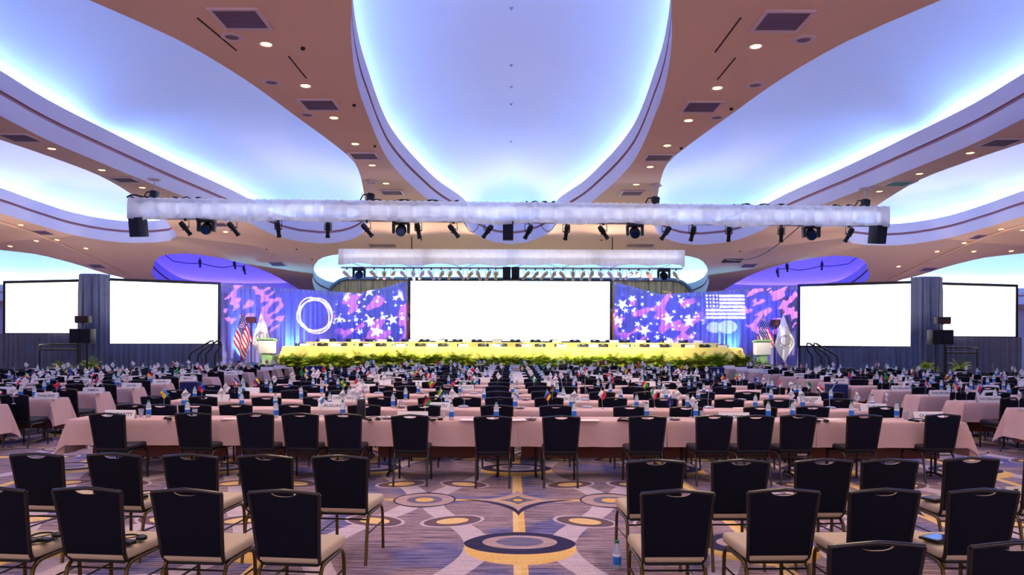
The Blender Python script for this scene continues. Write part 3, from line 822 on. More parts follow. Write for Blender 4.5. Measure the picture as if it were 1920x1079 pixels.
# tent card
PW, PH = .40, .112
t = MB(); t.add([(-PW / 2, -.045, 0), (PW / 2, -.045, 0), (PW / 2, 0, PH), (-PW / 2, 0, PH), (-PW / 2, .045, 0), (PW / 2, .045, 0)], [(0, 1, 2, 3), (3, 2, 5, 4)]); CARD = t.mesh('name_card', m_white)
tilt = math.atan2(PH, .045)
USED = set()
def uniq(l):
    if l not in USED: USED.add(l); return l
    i = 2
    while l + f', {nth(i)} one' in USED: i += 1
    l = l + f', {nth(i)} one'; USED.add(l); return l
def card(p, text, where, shift=0.0, h=.062, rz=0.0, back=False):
    o = thing('name_card', uniq(f'white tent card reading {text.replace(chr(10), " ")} {where}' if text else f'white tent card with unreadable lettering {where}'), 'name card', p, rz, 'country name cards')
    part('folded_card', CARD, o)
    if text: part('lettering', text_mesh(text, h if '\n' not in text else h * .72, m_ink, PW * .9), o, (shift, -.0235 - .001, PH * .5), (tilt, 0, 0))
    return o
# flags on table sticks
FC = {k: M('flag_' + k, c, .7, var=.03) for k, c in dict(red=(206, 32, 52), white=(238, 238, 244), blue=(26, 58, 160), green=(20, 136, 70), yellow=(248, 206, 40), black=(24, 22, 26), sky=(70, 150, 220), navy=(24, 30, 100), magenta=(160, 24, 90), orange=(240, 140, 40)).items()}
fs_ = MB(); fs_.tube([(0, 0, 0), (0, 0, .3)], .003, 6); fs_.lathe([(0, 0), (.028, 0), (.028, .008), (.006, .016), (0, .016)], 10); fs_.lathe([(0, .3), (.007, .304), (0, .315)], 8); FSTICK = fs_.mesh('stick', m_steel, 50)
def kite(cols, axis, seed, w=.115, hh=.165):
    r = random.Random(seed); names = cols; g = MB(); sk_ = r.uniform(-.3, .3)
    T, Rr, Bb, Ll = Vector((0, 0, 0)), Vector((w * (.62 + sk_ * .3), .02, -.55 * hh)), Vector((w * (.05 + sk_ * .4), .015, -1.05 * hh)), Vector((-w * (.48 - sk_ * .3), -.02, -.52 * hh))
    n = len(names); k = 12
    def fn(u, v):
        p = T * (1 - u) * (1 - v) + Rr * u * (1 - v) + Ll * v * (1 - u) + Bb * u * v
        p = p + Vector((0, .014 * math.sin(7 * u + 5 * v + seed), 0)); return p
    g.grid(fn, lsp(0, 1, k + 1), lsp(0, 1, k + 1), mfn=lambda u, v: min(n - 1, int((v if axis else u) * n)))
    return g.mesh('flag', [FC[c] for c in names], 80)
FL = {}
def flagm(spec, seed):
    key = (spec, seed % 3)
    if key not in FL: FL[key] = kite(spec.split('/')[0].split('-'), spec.endswith('/h'), seed % 3 + hash(spec.split('/')[0][:3]) % 1)
    return FL[key]
emb = MB(); emb.tube([(.028 * math.cos(a), .0, .028 * math.sin(a)) for a in lsp(0, 2 * PI, 15)], .003, 5); emb.box((0, 0, 0), (.004, .004, .045)); EMB = emb.mesh('emblem', m_steel)
NFL = [0]
def tflag(p, spec, label, lean=0.0, emblem=False):
    o = thing('desk_flag', label, 'flag', p, R.uniform(-.5, .5), 'small desk flags')
    o.rotation_euler = (R.uniform(-.06, .06), lean, R.uniform(-.4, .4))
    part('stick', FSTICK, o); NFL[0] += 1
    part('cloth', flagm(spec, NFL[0]), o, (0, 0, .298))
    if emblem: part('emblem', EMB, o, (.012, -.035, .215))
    return o
def wh(blk, r, n=None, what=''):
    return f'on {nth(r + 1)} centre table row' if blk == 'centre' else f'on {nth(r + 1)} row of {blk} block'
def snap(px, py, zz):
    """the table row a pixel falls on, for something zz above the floor"""
    x, y = unroll(px, py); Y = (H - zz) * F / y; X_ = x / F * Y
    rows = CROWS if abs(X_) < 6.7 else SROWS
    blk = 'centre' if abs(X_) < 6.7 else 'left' if X_ < 0 else 'right'
    r = min(range(len(rows)), key=lambda i: abs(rows[i] + .3 - Y))
    Y = min(max(Y, rows[r] + .06), rows[r] + TD - .06)
    xx = x / F * Y
    xx = max(CX0 + .2, min(CX1 - .2, xx)) if blk == 'centre' else max(7.86, abs(xx)) * (1 if xx > 0 else -1)
    return blk, r, Vector((xx, Y, CZ))
TAKEN = []
CARDS = [(226, 778, 'SOLIDARITY'), (622, 763, 'URUGUAY'), (820, 764, 'VANUATU'), (1637, 766, 'US VIRGIN\nISLANDS'), (1740, 781, 'OLYMPIC'), (774, 782, ''), (1376, 783, 'PACIFIC'), (645, 748, 'CHINESE TAIPEI'), (1066, 750, 'SOUTH SUDAN'), (1517, 752, 'SYRIAN ARAB\nREPUBLIC'), (408, 747, ''),
         (1240, 737, 'SEYCHELLES'), (870, 728, 'MOROCCO'), (870, 719, 'NIGER'), (838, 748, 'TANZANIA'), (1298, 706, 'LATVIA'), (686, 726, ''), (717, 718, ''), (737, 712, 'ESTONIA'), (467, 733, ''),
         (88, 745, 'THAILAND'), (176, 735, 'SAMOA'), (250, 725, 'QATAR'), (304, 717, 'NAURU'), (75, 715, 'NAMIBIA'), (145, 710, ''), (354, 711, 'MEXICO'), (433, 702, 'KENYA'), (463, 699, 'IRELAND'), (519, 692, ''), (541, 689, ''), (563, 688, ''),
         (1854, 750, 'SWITZERLAND'), (1762, 740, 'SINGAPORE'), (1689, 729, 'NETHERLANDS'), (1855, 728, 'PARAGUAY'), (1856, 710, 'MALAYSIA'), (1502, 705, 'LEBANON'), (1573, 715, 'MALDIVES'), (1437, 697, 'GHANA'), (1408, 694, ''), (1384, 692, ''), (1364, 689, ''), (1343, 686, '')]
for px, py, tx in CARDS:
    blk, r, p = snap(px, py, CZ + .05)
    # edge: seat the card near the front of its table
    card(p, tx, wh(blk, r)); TAKEN.append((p.x, p.y))
NFLAGS = [(307, 737, 'sky-yellow/h', 'blue over yellow'), (112, 737, 'red-white-navy-white-red', 'red, white and blue striped'), (193, 724, 'red-red-navy', 'red and blue'), (133, 698, 'blue', 'plain blue'), (62, 701, 'blue-red-green', 'blue, red and green'), (268, 716, 'magenta-white', 'maroon and white'), (378, 730, 'blue-red/h', 'blue over red'), (440, 716, 'blue-white-red/h', 'blue, white and red'), (477, 714, 'yellow-blue-red/h', 'yellow, blue and red'), (566, 700, 'green', 'plain green'), (605, 693, 'red', 'plain red'), (602, 745, 'white-sky-white', 'white and light blue'),
          (646, 721, 'green-yellow-green/h', 'green and yellow'), (668, 717, 'red-white', 'red and white'), (806, 721, 'green-yellow-red', 'green, yellow and red'), (829, 736, 'green-yellow-black-sky', 'green, black and light blue'), (797, 749, 'black-red-green', 'black, red and green'), (1002, 711, 'green-white-green', 'green and white'), (1029, 741, 'sky-magenta-yellow', 'blue, magenta and yellow'), (1036, 730, 'black-red-green-navy', 'black, red, green and blue'), (1140, 703, 'red-white', 'red with white'), (1147, 712, 'red-navy-red', 'red with a blue cross'), (1210, 722, 'red-yellow-green', 'red, yellow and green'), (1228, 735, 'green-white-red', 'green, white and red'), (1254, 748, 'navy', 'dark blue'), (1353, 707, 'blue-yellow-red', 'blue, yellow and red'), (1417, 711, 'blue', 'plain blue'), (1462, 719, 'red-white', 'red and white'), (1514, 724, 'green-white/h', 'green and white'), (1538, 730, 'red-white-black/h', 'red, white and black'),
          (1654, 712, 'red-white/h', 'red over white'), (1674, 722, 'red-white-blue/h', 'red, white and blue'), (1743, 726, 'red-white/h', 'red over white'), (1774, 708, 'yellow-red-black-yellow', 'yellow, red and black'), (1840, 720, 'red-white-blue', 'red, white and blue'), (1835, 732, 'red-navy', 'red and dark blue'), (885, 712, 'red-white-green', 'red, white and green'), (846, 716, 'navy-red', 'dark blue and red'), (1097, 694, 'red-red-white', 'red with a white edge'), (1712, 701, 'black-red-green/h', 'black, red and green'), (1562, 705, 'red-navy/h', 'red and blue'), (1130, 740, 'white-red', 'white and red')]
for px, py, sp, de in NFLAGS:
    blk, r, p = snap(px, py, CZ + .22)
    tflag(p, sp, uniq(f'small {de} desk flag {wh(blk, r)}'), R.uniform(-.12, .12))
WF = [(351, 743, 'centre'), (1605, 744, ''), (1661, 743, ''), (418, 735, ''), (424, 727, ''), (512, 710, ''), (660, 735, ''), (668, 742, ''), (684, 725, ''), (644, 741, ''), (845, 738, ''), (889, 708, ''), (1077, 743, ''), (1296, 749, ''), (1500, 736, ''), (1432, 714, ''), (1244, 727, ''), (1270, 735, ''), (1179, 709, ''), (1270, 717, ''), (720, 709, ''), (743, 700, ''), (703, 709, ''), (91, 705, ''), (160, 717, ''), (162, 696, ''), (70, 728, ''), (233, 707, ''), (341, 697, ''), (594, 701, ''), (548, 704, ''), (1030, 704, ''), (1042, 709, ''), (1874, 741, ''), (1708, 715, ''), (1785, 730, ''), (1387, 707, ''), (1515, 696, ''), (1482, 722, ''), (878, 700, ''), (1480, 738, '')]
for px, py, _ in WF:
    blk, r, p = snap(px, py, CZ + .22)
    near_ = ('near its left end' if p.x < -3 else 'near its right end' if p.x > 3 else 'near its middle') if blk == 'centre' else 'by the aisle'
    tflag(p, 'white', uniq(f'small white emblem desk flag {wh(blk, r)}, {near_}'), R.uniform(-.1, .1), r < 5)
# generic placings for the farther rows
specs = ['red', 'blue', 'green-yellow-red', 'red-white', 'blue-white-red', 'yellow-blue-red/h', 'red-white-red', 'green', 'navy-white-red', 'orange-white-green', 'sky', 'black-red-yellow/h', 'white-red/h', 'blue-yellow/h']
names_ = ['red', 'blue', 'green, yellow and red', 'red and white', 'blue, white and red', 'yellow, blue and red', 'red and white striped', 'green', 'navy, white and red', 'orange, white and green', 'light blue', 'black, red and yellow', 'white over red', 'blue over yellow']
cnt = {}
def count(key):
    cnt[key] = cnt.get(key, 0) + 1; return cnt[key]
def freeat(x, y, d=.28): return all(abs(x - a) > d or abs(y - b_) > .4 for a, b_ in TAKEN)
for i, (blk, r, x, ye) in enumerate(SEATS):
    y = ye + R.uniform(.30, .42); s = 1 if x > 0 else -1
    if blk == 'centre' and r == 0: continue
    d = .27
    if blk == 'centre' and R.random() < .06: continue
    if blk != 'centre' and R.random() < .12: continue
    bx = x + d + R.uniform(-.04, .04)
    if blk == 'centre' and not (CX0 < bx < CX1): bx = x - d
    if blk == 'left' and bx > -8.05: bx = x - d
    n = count(('b', blk, r))
    bottle(bx, y, CZ, f'clear water bottle with blue label {wh(blk, r)}, {nth(n)} from {"left" if blk == "centre" else "aisle"}', (blk == 'centre' and r < 3) or (blk != 'centre' and r < 3))
    if R.random() < .32 and r < 7 and abs(bx) + .2 < (CX1 if blk == 'centre' else TEXT[blk, r]) - .1:
        n = count(('g', blk, r)); o = bpy.data.objects.new('tumbler', GL); COL.objects.link(o); o.location = (bx + .12, ye + .34, CZ)
        tag(o, f'clear plastic tumbler {wh(blk, r)}, {nth(n)} from {"left" if blk == "centre" else "aisle"}', 'glass', 'plastic tumblers')
    gen = (blk == 'centre' and r >= 5) or (blk != 'centre' and r >= 2)
    if gen and i % 2 == 0:
        cx_ = x + (.30 if not i % 4 else -.32)
        if blk != 'centre' and abs(cx_) < 8.1: cx_ += .5 * s
        if freeat(cx_, ye + .3, .5) and R.random() < (.6 if blk == 'centre' else .75):
            n = count(('c', blk, r)); p = (cx_, ye + .16, CZ)
            card(p, '', f'{wh(blk, r)}, {nth(n)} from {"left" if blk == "centre" else "aisle"}')
        if R.random() < .42:
            k = R.randrange(len(specs)); tflag((x - .2, ye + .3, CZ), specs[k], uniq(f'small {names_[k]} desk flag {wh(blk, r)}'), R.uniform(-.15, .15))
        n = count(('w', blk, r)); tflag((x - .05, ye + .36, CZ), 'white', uniq(f'small white desk flag {wh(blk, r)}, {nth(n)} from {"left" if blk == "centre" else "aisle"}'), R.uniform(-.12, .12))
    if gen and i % 5 == 1 and r < 9:
        n = count(('m', blk, r)); mic((x + .05, ye + .26, CZ), f'grey gooseneck microphone {wh(blk, r)}, {nth(n)} from {"left" if blk == "centre" else "aisle"}', R.uniform(-.5, .5) + (1.2 if x < 0 else 0))
for i, (px, py) in enumerate([(279, 783), (352, 783), (518, 784), (643, 783), (847, 788), (931, 787), (1077, 786), (1213, 786), (1305, 785), (1441, 785), (1487, 784), (1597, 784), (1682, 784)]):
    p = on_z(px, py, CZ); p.y = min(max(p.y, CROWS[0] + .08), CROWS[0] + TD - .06); p.x = (px - CX) / F * p.y
    bottle(p.x, p.y, CZ, f'clear water bottle with blue label on first centre table row, {nth(i + 1)} from left')
for i, (px, py) in enumerate([(265, 781), (366, 782), (832, 786), (1700, 786), (1317, 785)]):
    p = on_z(px, py, CZ); p.y = CROWS[0] + .3; p.x = (px - CX) / F * p.y
    o = bpy.data.objects.new('tumbler', GL); COL.objects.link(o); o.location = p; tag(o, f'clear plastic tumbler on first centre table row, {nth(i + 1)} from left', 'glass', 'plastic tumblers')
for i, (px, py) in enumerate([(869, 763), (1101, 762), (1329, 764), (1097, 750), (709, 737), (681, 748), (1053, 738), (1557, 765), (1438, 739), (888, 737), (1485, 750)]):
    blk, r, p = snap(px, py, CZ + .01); n = count(('m', blk, r)); mic(p, f'grey gooseneck microphone {wh(blk, r)}, large in view, {nth(n)} of those', R.uniform(-.6, .6) if px < 1250 else 2.2)
for i, (px, py) in enumerate([(752, 764), (725, 785), (996, 788), (975, 766), (1265, 787), (986, 750), (788, 737), (975, 738), (970, 729), (1390, 750)]):
    blk, r, p = snap(px, py, CZ + .01); n = count(('d', blk, r)); dish(p, f'small dish of wrapped candies {wh(blk, r)}, {nth(n)} from the left')
for i, (px, py) in enumerate([(699, 789), (814, 789), (1171, 791), (1537, 791), (1722, 789), (325, 786)]):
    blk, r, p = snap(px, py, CZ + .01); headset(p, ['black headset beside the black bag on the first centre row', 'black headset right of the sixth chair in the first centre row', 'black headset left of the ninth chair in the first centre row', 'black headset and papers right of the twelfth chair in the first row', 'black headset by the last card on the right of the first row', 'black headset beside the second chair of the first centre row'][i], R.uniform(-.6, .6))
# papers
pg = MB(); pg.box((0, 0, .002), (.30, .21, .003)); pg.box((.02, .01, .004), (.29, .2, .002), rot=rmat('Z', .2)); PAPER = pg.mesh('paper_stack', m_paper)
for px, py, l in [(885, 789, 'white papers by the sixth chair of the first centre row'), (965, 792, 'white papers left of the central gap in the first row'), (1555, 788, 'white papers beside a headset in the first centre row'), (1100, 791, 'white papers right of the central gap in the first row'), (440, 786, 'white papers by the second chair of the first row'), (1395, 766, 'white papers by the mid right of the second row')]:
    blk, r, p = snap(px, py, CZ); o = bpy.data.objects.new('paper_stack', PAPER); COL.objects.link(o); o.location = p; o.rotation_euler = (0, 0, R.uniform(-.2, .2)); tag(o, l, 'papers')
# things on audience chairs and floor
bottle(*on_z(1157, 1068, 0.001)[:2], 0.001, 'clear water bottle with blue label standing on the carpet beside the right audience chairs')
SEATZ = .490
def seatpos(o, dx, dy): return Vector(o.location) + Matrix.Rotation(o.rotation_euler.z, 3, 'Z') @ Vector((dx, dy, SEATZ))
headset(seatpos(AUD[1][0], .12, -.02), 'black headset lying on the second seat of the farther left audience row', .3)
headset(seatpos(AUD[5][0], .14, -.02), 'black headset with a green light on the leftmost nearer audience seat', 1.0)
headset(seatpos(AUD[6][0], .12, -.06), 'black coiled headset on the third seat from aisle, nearer left row', .8)
tb = MB(); tb.rbox((0, 0, .01), (.2, .14, .018), .005); tb.box((0, 0, .0195), (.17, .11, .001), 1); TAB = tb.mesh('tablet', [m_black, m_lens])
for k, dx, l in ((13, -.12, 'black tablet lying on a farther right audience seat'), (18, -.12, 'black tablet lying on the outer middle right audience seat')):
    o = bpy.data.objects.new('tablet', TAB); COL.objects.link(o); o.location = seatpos(AUD[k][0], dx, .0); o.rotation_euler = (0, 0, .5); tag(o, l, 'tablet')
c = card(seatpos(AUD[14][0], -.02, -.06), 'F', 'lying on the rightmost farther audience seat', shift=-.12, h=.1)
# draped stands and the black bag
def stand(p, label, h=1.0, w=.62):
    o = thing('draped_stand', label, 'stand', p, 0, 'navy draped stands')
    g = MB()
    def fn(u, v):
        a = u * 2 * PI; k = 1 + .05 * (1 - v) * math.sin(a * 8); q = max(abs(math.cos(a)), abs(math.sin(a))) ** .7
        return (w / 2 * math.cos(a) / q * k, w / 2 * .8 * math.sin(a) / q * k, h * v)
    g.grid(fn, lsp(0, 1, 65), [0, .3, .6, .9, 1.0]); g.add([fn(u, 1.0) for u in lsp(0, 1, 65)[:-1]], [tuple(range(64))])
    part('cloth', g.mesh('cloth', m_navy, 60), o)
    t = MB(); t.lathe([(.0, 0), (.22, 0), (.22, .02), (.03, .04), (.03, h - .03), (0, h - .03)], 16); part('pedestal', t.mesh('pedestal', m_black, 40), o)
def ground(px, py, Y): 
    x, y = unroll(px, py); return Vector((x / F * Y, Y, 0))
stand(ground(359, 740, 17.0), 'navy cloth stand at the aisle end below the MEXICO card', .80, .44)
stand(ground(1568, 740, 17.0), 'navy cloth stand at the aisle end below the MALDIVES card', .80, .44)
stand(ground(590, 700, 25.6), 'navy cloth stand by the ferns at the far left aisle', .84, .6)
stand(ground(1340, 700, 25.6), 'navy cloth stand by the ferns at the far right aisle', .84, .6)
p = on_z(677, 790, CZ); p.y = CROWS[0] + .2; p.x = (678 - CX) / F * p.y
o = thing('black_bag', 'black upright carrying case standing on the first centre table row', 'bag', p)
g = MB(); g.rbox((0, 0, .13), (.115, .10, .26), .025, seg=3, fn=lambda q: Vector((q.x * (1 - .15 * max(0, q.z) / .13), q.y, q.z))); part('body', g.mesh('body', m_blackv, 60), o)
g = MB(); g.tube([(-.04, 0, .25), (-.03, 0, .285), (.03, 0, .285), (.04, 0, .25)], .006, 6); part('handle', g.mesh('handle', m_black, 60), o)
# ------------------------------------------------------------------ drapes and screens
def drape(path, zt, zb, amp=.06, wl=.28, seed=0, rows=8, dx=.035, taper=None):
    r = random.Random(seed); P = [Vector(p) for p in path]; L = [0]
    for a, b in zip(P, P[1:]): L.append(L[-1] + (b - a).length)
    tot = L[-1]; n = max(8, int(tot / dx)); ph = r.uniform(0, 6); p2 = r.uniform(0, 6)
    def pos(s):
        d = s * tot
        for i in range(len(P) - 1):
            if d <= L[i + 1] + 1e-9:
                t = (d - L[i]) / (L[i + 1] - L[i]); q = P[i].lerp(P[i + 1], t); u = (P[i + 1] - P[i]).normalized(); return q, Vector((u.y, -u.x))
        return P[-1], Vector((0, -1))
    g = MB()
    def fn(s, v):
        q, nr = pos(s); d = s * tot; zz0 = zb(s) if callable(zb) else zb; zz1 = zt(s) if callable(zt) else zt
        k = 2 * PI * d / wl
        a = amp * (math.sin(k + ph + 1.3 * math.sin(k * .23 + p2)) + .45 * math.sin(k * 1.9 + p2 + v * .8) ) * (.55 + .45 * (1 - v))
        if v > .955: a *= .6
        return (q.x + nr.x * a, q.y + nr.y * a, zz0 + (zz1 - zz0) * v + (.012 * math.sin(k * 2.3) if v > .99 else 0))
    g.grid(fn, lsp(0, 1, n + 1), [0, .12, .3, .5, .7, .88, .96, 1.0][:rows] if rows == 8 else lsp(0, 1, rows))
    return g
def screen(a, b, z0, z1, name, label, brd=.10, thick=.06, zf=0.0):
    a, b = Vector(a), Vector(b); u = (b - a).normalized(); nr = Vector((u.y, -u.x)); w = (b - a).length; c = (a + b) / 2
    o = thing('projection_screen', label, 'screen', (c.x, c.y, 0), math.atan2(u.y, u.x), 'white projection screens')
    g = MB(); g.box((0, 0, (z0 + z1) / 2), (w, .012, z1 - z0)); part('screen_surface', g.mesh('screen_surface', m_screen), o)
    g = MB(); zc = (z0 + z1) / 2
    for x, d in ((-w / 2 - brd / 2, 1), (w / 2 + brd / 2, 1)): g.box((x, 0, zc), (brd, thick, z1 - z0 + 2 * brd))
    g.box((0, 0, z1 + brd / 2), (w, thick, brd)); g.box((0, 0, z0 - brd / 4), (w, thick, brd / 2))
    part('frame', g.mesh('frame', m_frame), o)
    g = MB()
    for x in (-w / 2 - brd / 2, w / 2 + brd / 2):
        g.tube([(x, .02, z0), (x, .02, zf)], .03, 8); g.box((x, .1, zf + .021), (.08, .8, .04))
    part('stand', g.mesh('stand', m_black, 50), o)
for s, sd in ((-1, 'left'), (1, 'right')):
    e1, e2 = (s * 18.9, 27.95), (s * 15.56, 27.0)
    f1, f2 = (s * 14.37, 26.3), (s * (11.06 if s < 0 else 10.95), 28.2)
    pr = (lambda a, b: (a, b)) if s < 0 else (lambda a, b: (b, a))
    screen(*pr(e1, e2), 1.95, 3.80, '', f'blank bright screen at the outer {sd} of the hall, the smaller one')
    screen(*pr(f1, f2), 1.58, 3.80, '', f'blank bright screen between the {sd} blue-grey drape column and the stage')
    g = drape([(s * 19.1, 27.9), (s * 15.5, 26.9)] if s < 0 else [(s * 15.5, 26.9), (s * 19.1, 27.9)], 1.92, .02, .05, .26, 3)
    tag(g.build('drape_skirt', m_slate, None, 80), f'pleated slate blue skirt drape under the outer {sd} screen', 'drape')
    g = drape([(s * 14.4, 26.2), (s * 10.9, 28.25)] if s < 0 else [(s * 10.9, 28.25), (s * 14.4, 26.2)], 1.56, .02, .05, .2, 4)
    tag(g.build('drape_skirt', m_slate, None, 80), f'pleated slate blue skirt drape under the inner {sd} screen', 'drape')
    g = drape([(s * 15.35, 26.55), (s * 14.95, 26.0), (s * 14.35, 26.0), (s * 14.15, 26.4)] if s < 0 else [(s * 14.15, 26.4), (s * 14.35, 26.0), (s * 14.95, 26.0), (s * 15.35, 26.55)], 4.02, .02, .06, .24, 5)
    tag(g.build('drape_column', m_slate, None, 80), f'tall slate blue drape column between the two {sd} screens', 'drape')
# stage platform
ZS = .70
g = MB(); g.box((0, 33.8, ZS / 2), (24.4, 6.7, ZS), 0); g.box((0, 34.35, ZS + .09), (18.6, 2.6, .18), 0)
o = g.build('stage_platform', m_stagef); tag(o, 'low carpeted stage platform across the far end of the hall', 'stage')
# violet stage drapes
m_head = M('violet_drape_header', (176, 176, 236), .85, var=.1, scale=20)
for s, sd in ((-1, 'left'), (1, 'right')):
    za, zb_ = 3.98, 3.86
    pa = [(s * 12.12, 31.2), (s * 11.9, 32.1), (s * 7.1, 35.0)]
    g = drape(pa if s < 0 else pa[::-1], lambda t: (4.06 - .2 * t) if s < 0 else (3.86 + .2 * t), ZS + .005, .075, .24, 6 + s)
    o = tag(g.build('stage_drape', m_blue, None, 80), f'violet blue lit drape running inward on the {sd} of the stage', 'drape')
    g = drape(pa if s < 0 else pa[::-1], lambda t: (4.10 - .2 * t) if s < 0 else (3.90 + .2 * t), lambda t: (3.94 - .2 * t) if s < 0 else (3.74 + .2 * t), .07, .16, 16 + s, rows=3); g.build('header', m_head, o, 80)
    pb = [(s * 7.15, 35.0), (s * 4.84, 34.8)]
    zz = (lambda t: 3.84 + (4.42 - 3.84) * t + .02 * math.sin(9 * t)) if s < 0 else (lambda t: 4.42 + (3.84 - 4.42) * t)
    g = drape(pb if s < 0 else pb[::-1], zz, ZS + .005, .07, .22, 26 + s)
    o = tag(g.build('stage_drape', m_blue, None, 80), f'violet blue drape with a rising top edge beside the {sd} of the main screen', 'drape')
    g = drape(pb if s < 0 else pb[::-1], lambda t, zz=zz: zz(t) + .03, lambda t, zz=zz: zz(t) - .1, .07, .16, 36 + s, rows=3); g.build('header', m_head, o, 80)
a, b_ = at(770, 527, 35.2), at(1143, 640, 35.2)
screen((a.x, 35.2), (b_.x, 35.2), 1.68, a.z, '', 'wide blank bright main screen at the centre of the stage', .12, .06, ZS + .18)

# ------------------------------------------------------------------ head tables, chairs and items on the stage
HT = []
hx0, hx1 = at(533, 657, 31).x, at(1388, 657, 31).x
nH = 8; LH = (hx1 - hx0) / nH
HCm = [cloth_mesh(LH, .70, .4, 0, 0, D=.6, top=.752, seed=40 + i, mat=m_yellow, flare=.05) for i in range(2)]
HCl = cloth_mesh(LH, .70, .4, .66, 0, D=.6, seed=50, mat=m_yellow, flare=.12); HCr = cloth_mesh(LH, .70, .4, 0, .66, D=.6, seed=51, mat=m_yellow, flare=.12)
lp = MB(); lp.box((0, 0, .006), (.32, .22, .012)); LPb = lp.mesh('keyboard_base', m_black)
lp = MB(); lp.box((0, -.02, .11), (.32, .008, .21), 0, rmat('X', .25)); LPl = lp.mesh('lid', m_dark)
def head_row(y, zf, x0, n, L, which, shrink=1.0):
    for k in range(n):
        x = x0 + L * (k + .5)
        o = thing('folding_table', f'head table under yellow-lit white cloth in the {which} stage row, {nth(k + 1)} from the left', 'table', (x, y, zf), 0, 'stage head tables'); o.scale = (L / 1.83, 1, 1)
        part('tabletop', TT, o); part('leg', TL[0], o); part('leg', TL[1], o)
        me = HCl if k == 0 else HCr if k == n - 1 else HCm[k % 2]
        c_ = bpy.data.objects.new('tablecloth', me); COL.objects.link(c_); c_.location = (x, y, zf); c_.scale = (L / LH, 1, 1)
        tag(c_, f'yellow-lit white tablecloth on the {which} stage row, {nth(k + 1)} from the left', 'tablecloth', 'stage tablecloths')
head_row(31.05, ZS, hx0, nH, LH, 'front')
bx0, bx1 = at(578, 646, 33.2).x, at(1342, 646, 33.2).x
head_row(33.15, ZS + .18, bx0, nH, (bx1 - bx0) / nH, 'rear')
fx = [682, 714, 750, 788, 831, 867, 906, 941, 977, 1013, 1050, 1094, 1131, 1173, 1210, 1246, 1288, 1322, 1355, 640, 604, 563]
rx = [657, 694, 726, 762, 796, 830, 858, 894, 932, 966, 1004, 1040, 1078, 1115, 1145, 1172, 1210, 1245, 1281, 1347, 620, 590]
for i, px in enumerate(sorted(fx)):
    x = (px - CX) / F * 31.9; chair(x, 32.0, PI + R.uniform(-.1, .1), f'charcoal chair behind the front stage table, {nth(i + 1)} from the left', 'chairs on the stage', 't', False, ZS, 'stage_chair')
for i, px in enumerate(sorted(rx)):
    x = (px - CX) / F * 34.0; chair(x, 34.05, PI + R.uniform(-.1, .1), f'charcoal chair behind the rear stage table, {nth(i + 1)} from the left', 'chairs on the stage', 't', False, ZS + .18, 'stage_chair')
i = 0
for k, x in enumerate(lsp(hx0 + .5, hx1 - .5, 24)):
    bottle(x + R.uniform(-.1, .1), 31.1, ZS + CZ, f'water bottle on the front stage table, {nth(k + 1)} from the left', False, 'bottles on the stage tables')
for k, x in enumerate(lsp(hx0 + .8, hx1 - .8, 14)):
    c = card((x + R.uniform(-.1, .1), 31.0, ZS + CZ), '', f'on the front stage table, {nth(k + 1)} from the left')
for k, x in enumerate(lsp(bx0 + .8, bx1 - .8, 14)):
    c = card((x + R.uniform(-.1, .1), 33.05, ZS + .18 + CZ), '', f'on the rear stage table, {nth(k + 1)} from the left')
# lecterns
def lectern(p, label):
    o = thing('lectern', label, 'lectern', p)
    g = MB(); g.rbox((0, 0, .72), (.62, .42, .52), .02); part('cabinet', g.mesh('cabinet', m_white, 40), o)
    g = MB(); g.box((0, 0, .24), (.34, .30, .46), 0); g.box((0, 0, .02), (.6, .44, .04), 0); part('pedestal', g.mesh('pedestal', m_green), o, label='pale green pedestal')
    g = MB(); g.box((0, .0, 1.02), (.70, .48, .07), 0, rmat('X', -.14)); part('reading_top', g.mesh('reading_top', m_green), o, label='pale green slanted reading top')
    g = MB()
    for dx in (-.06, .06): g.tube([(dx, .1, 1.05), (dx, .08, 1.22), (dx * .6, 0, 1.32)], .007, 6)
    part('microphone', g.mesh('microphone', m_black), o)
q = at(501, 664, 30.95); lectern((q.x, 30.95, ZS), 'white lectern with pale green trim before the left stage flags')
q = at(1429, 664, 30.95); lectern((q.x, 30.95, ZS), 'white lectern with pale green trim before the right stage flags')
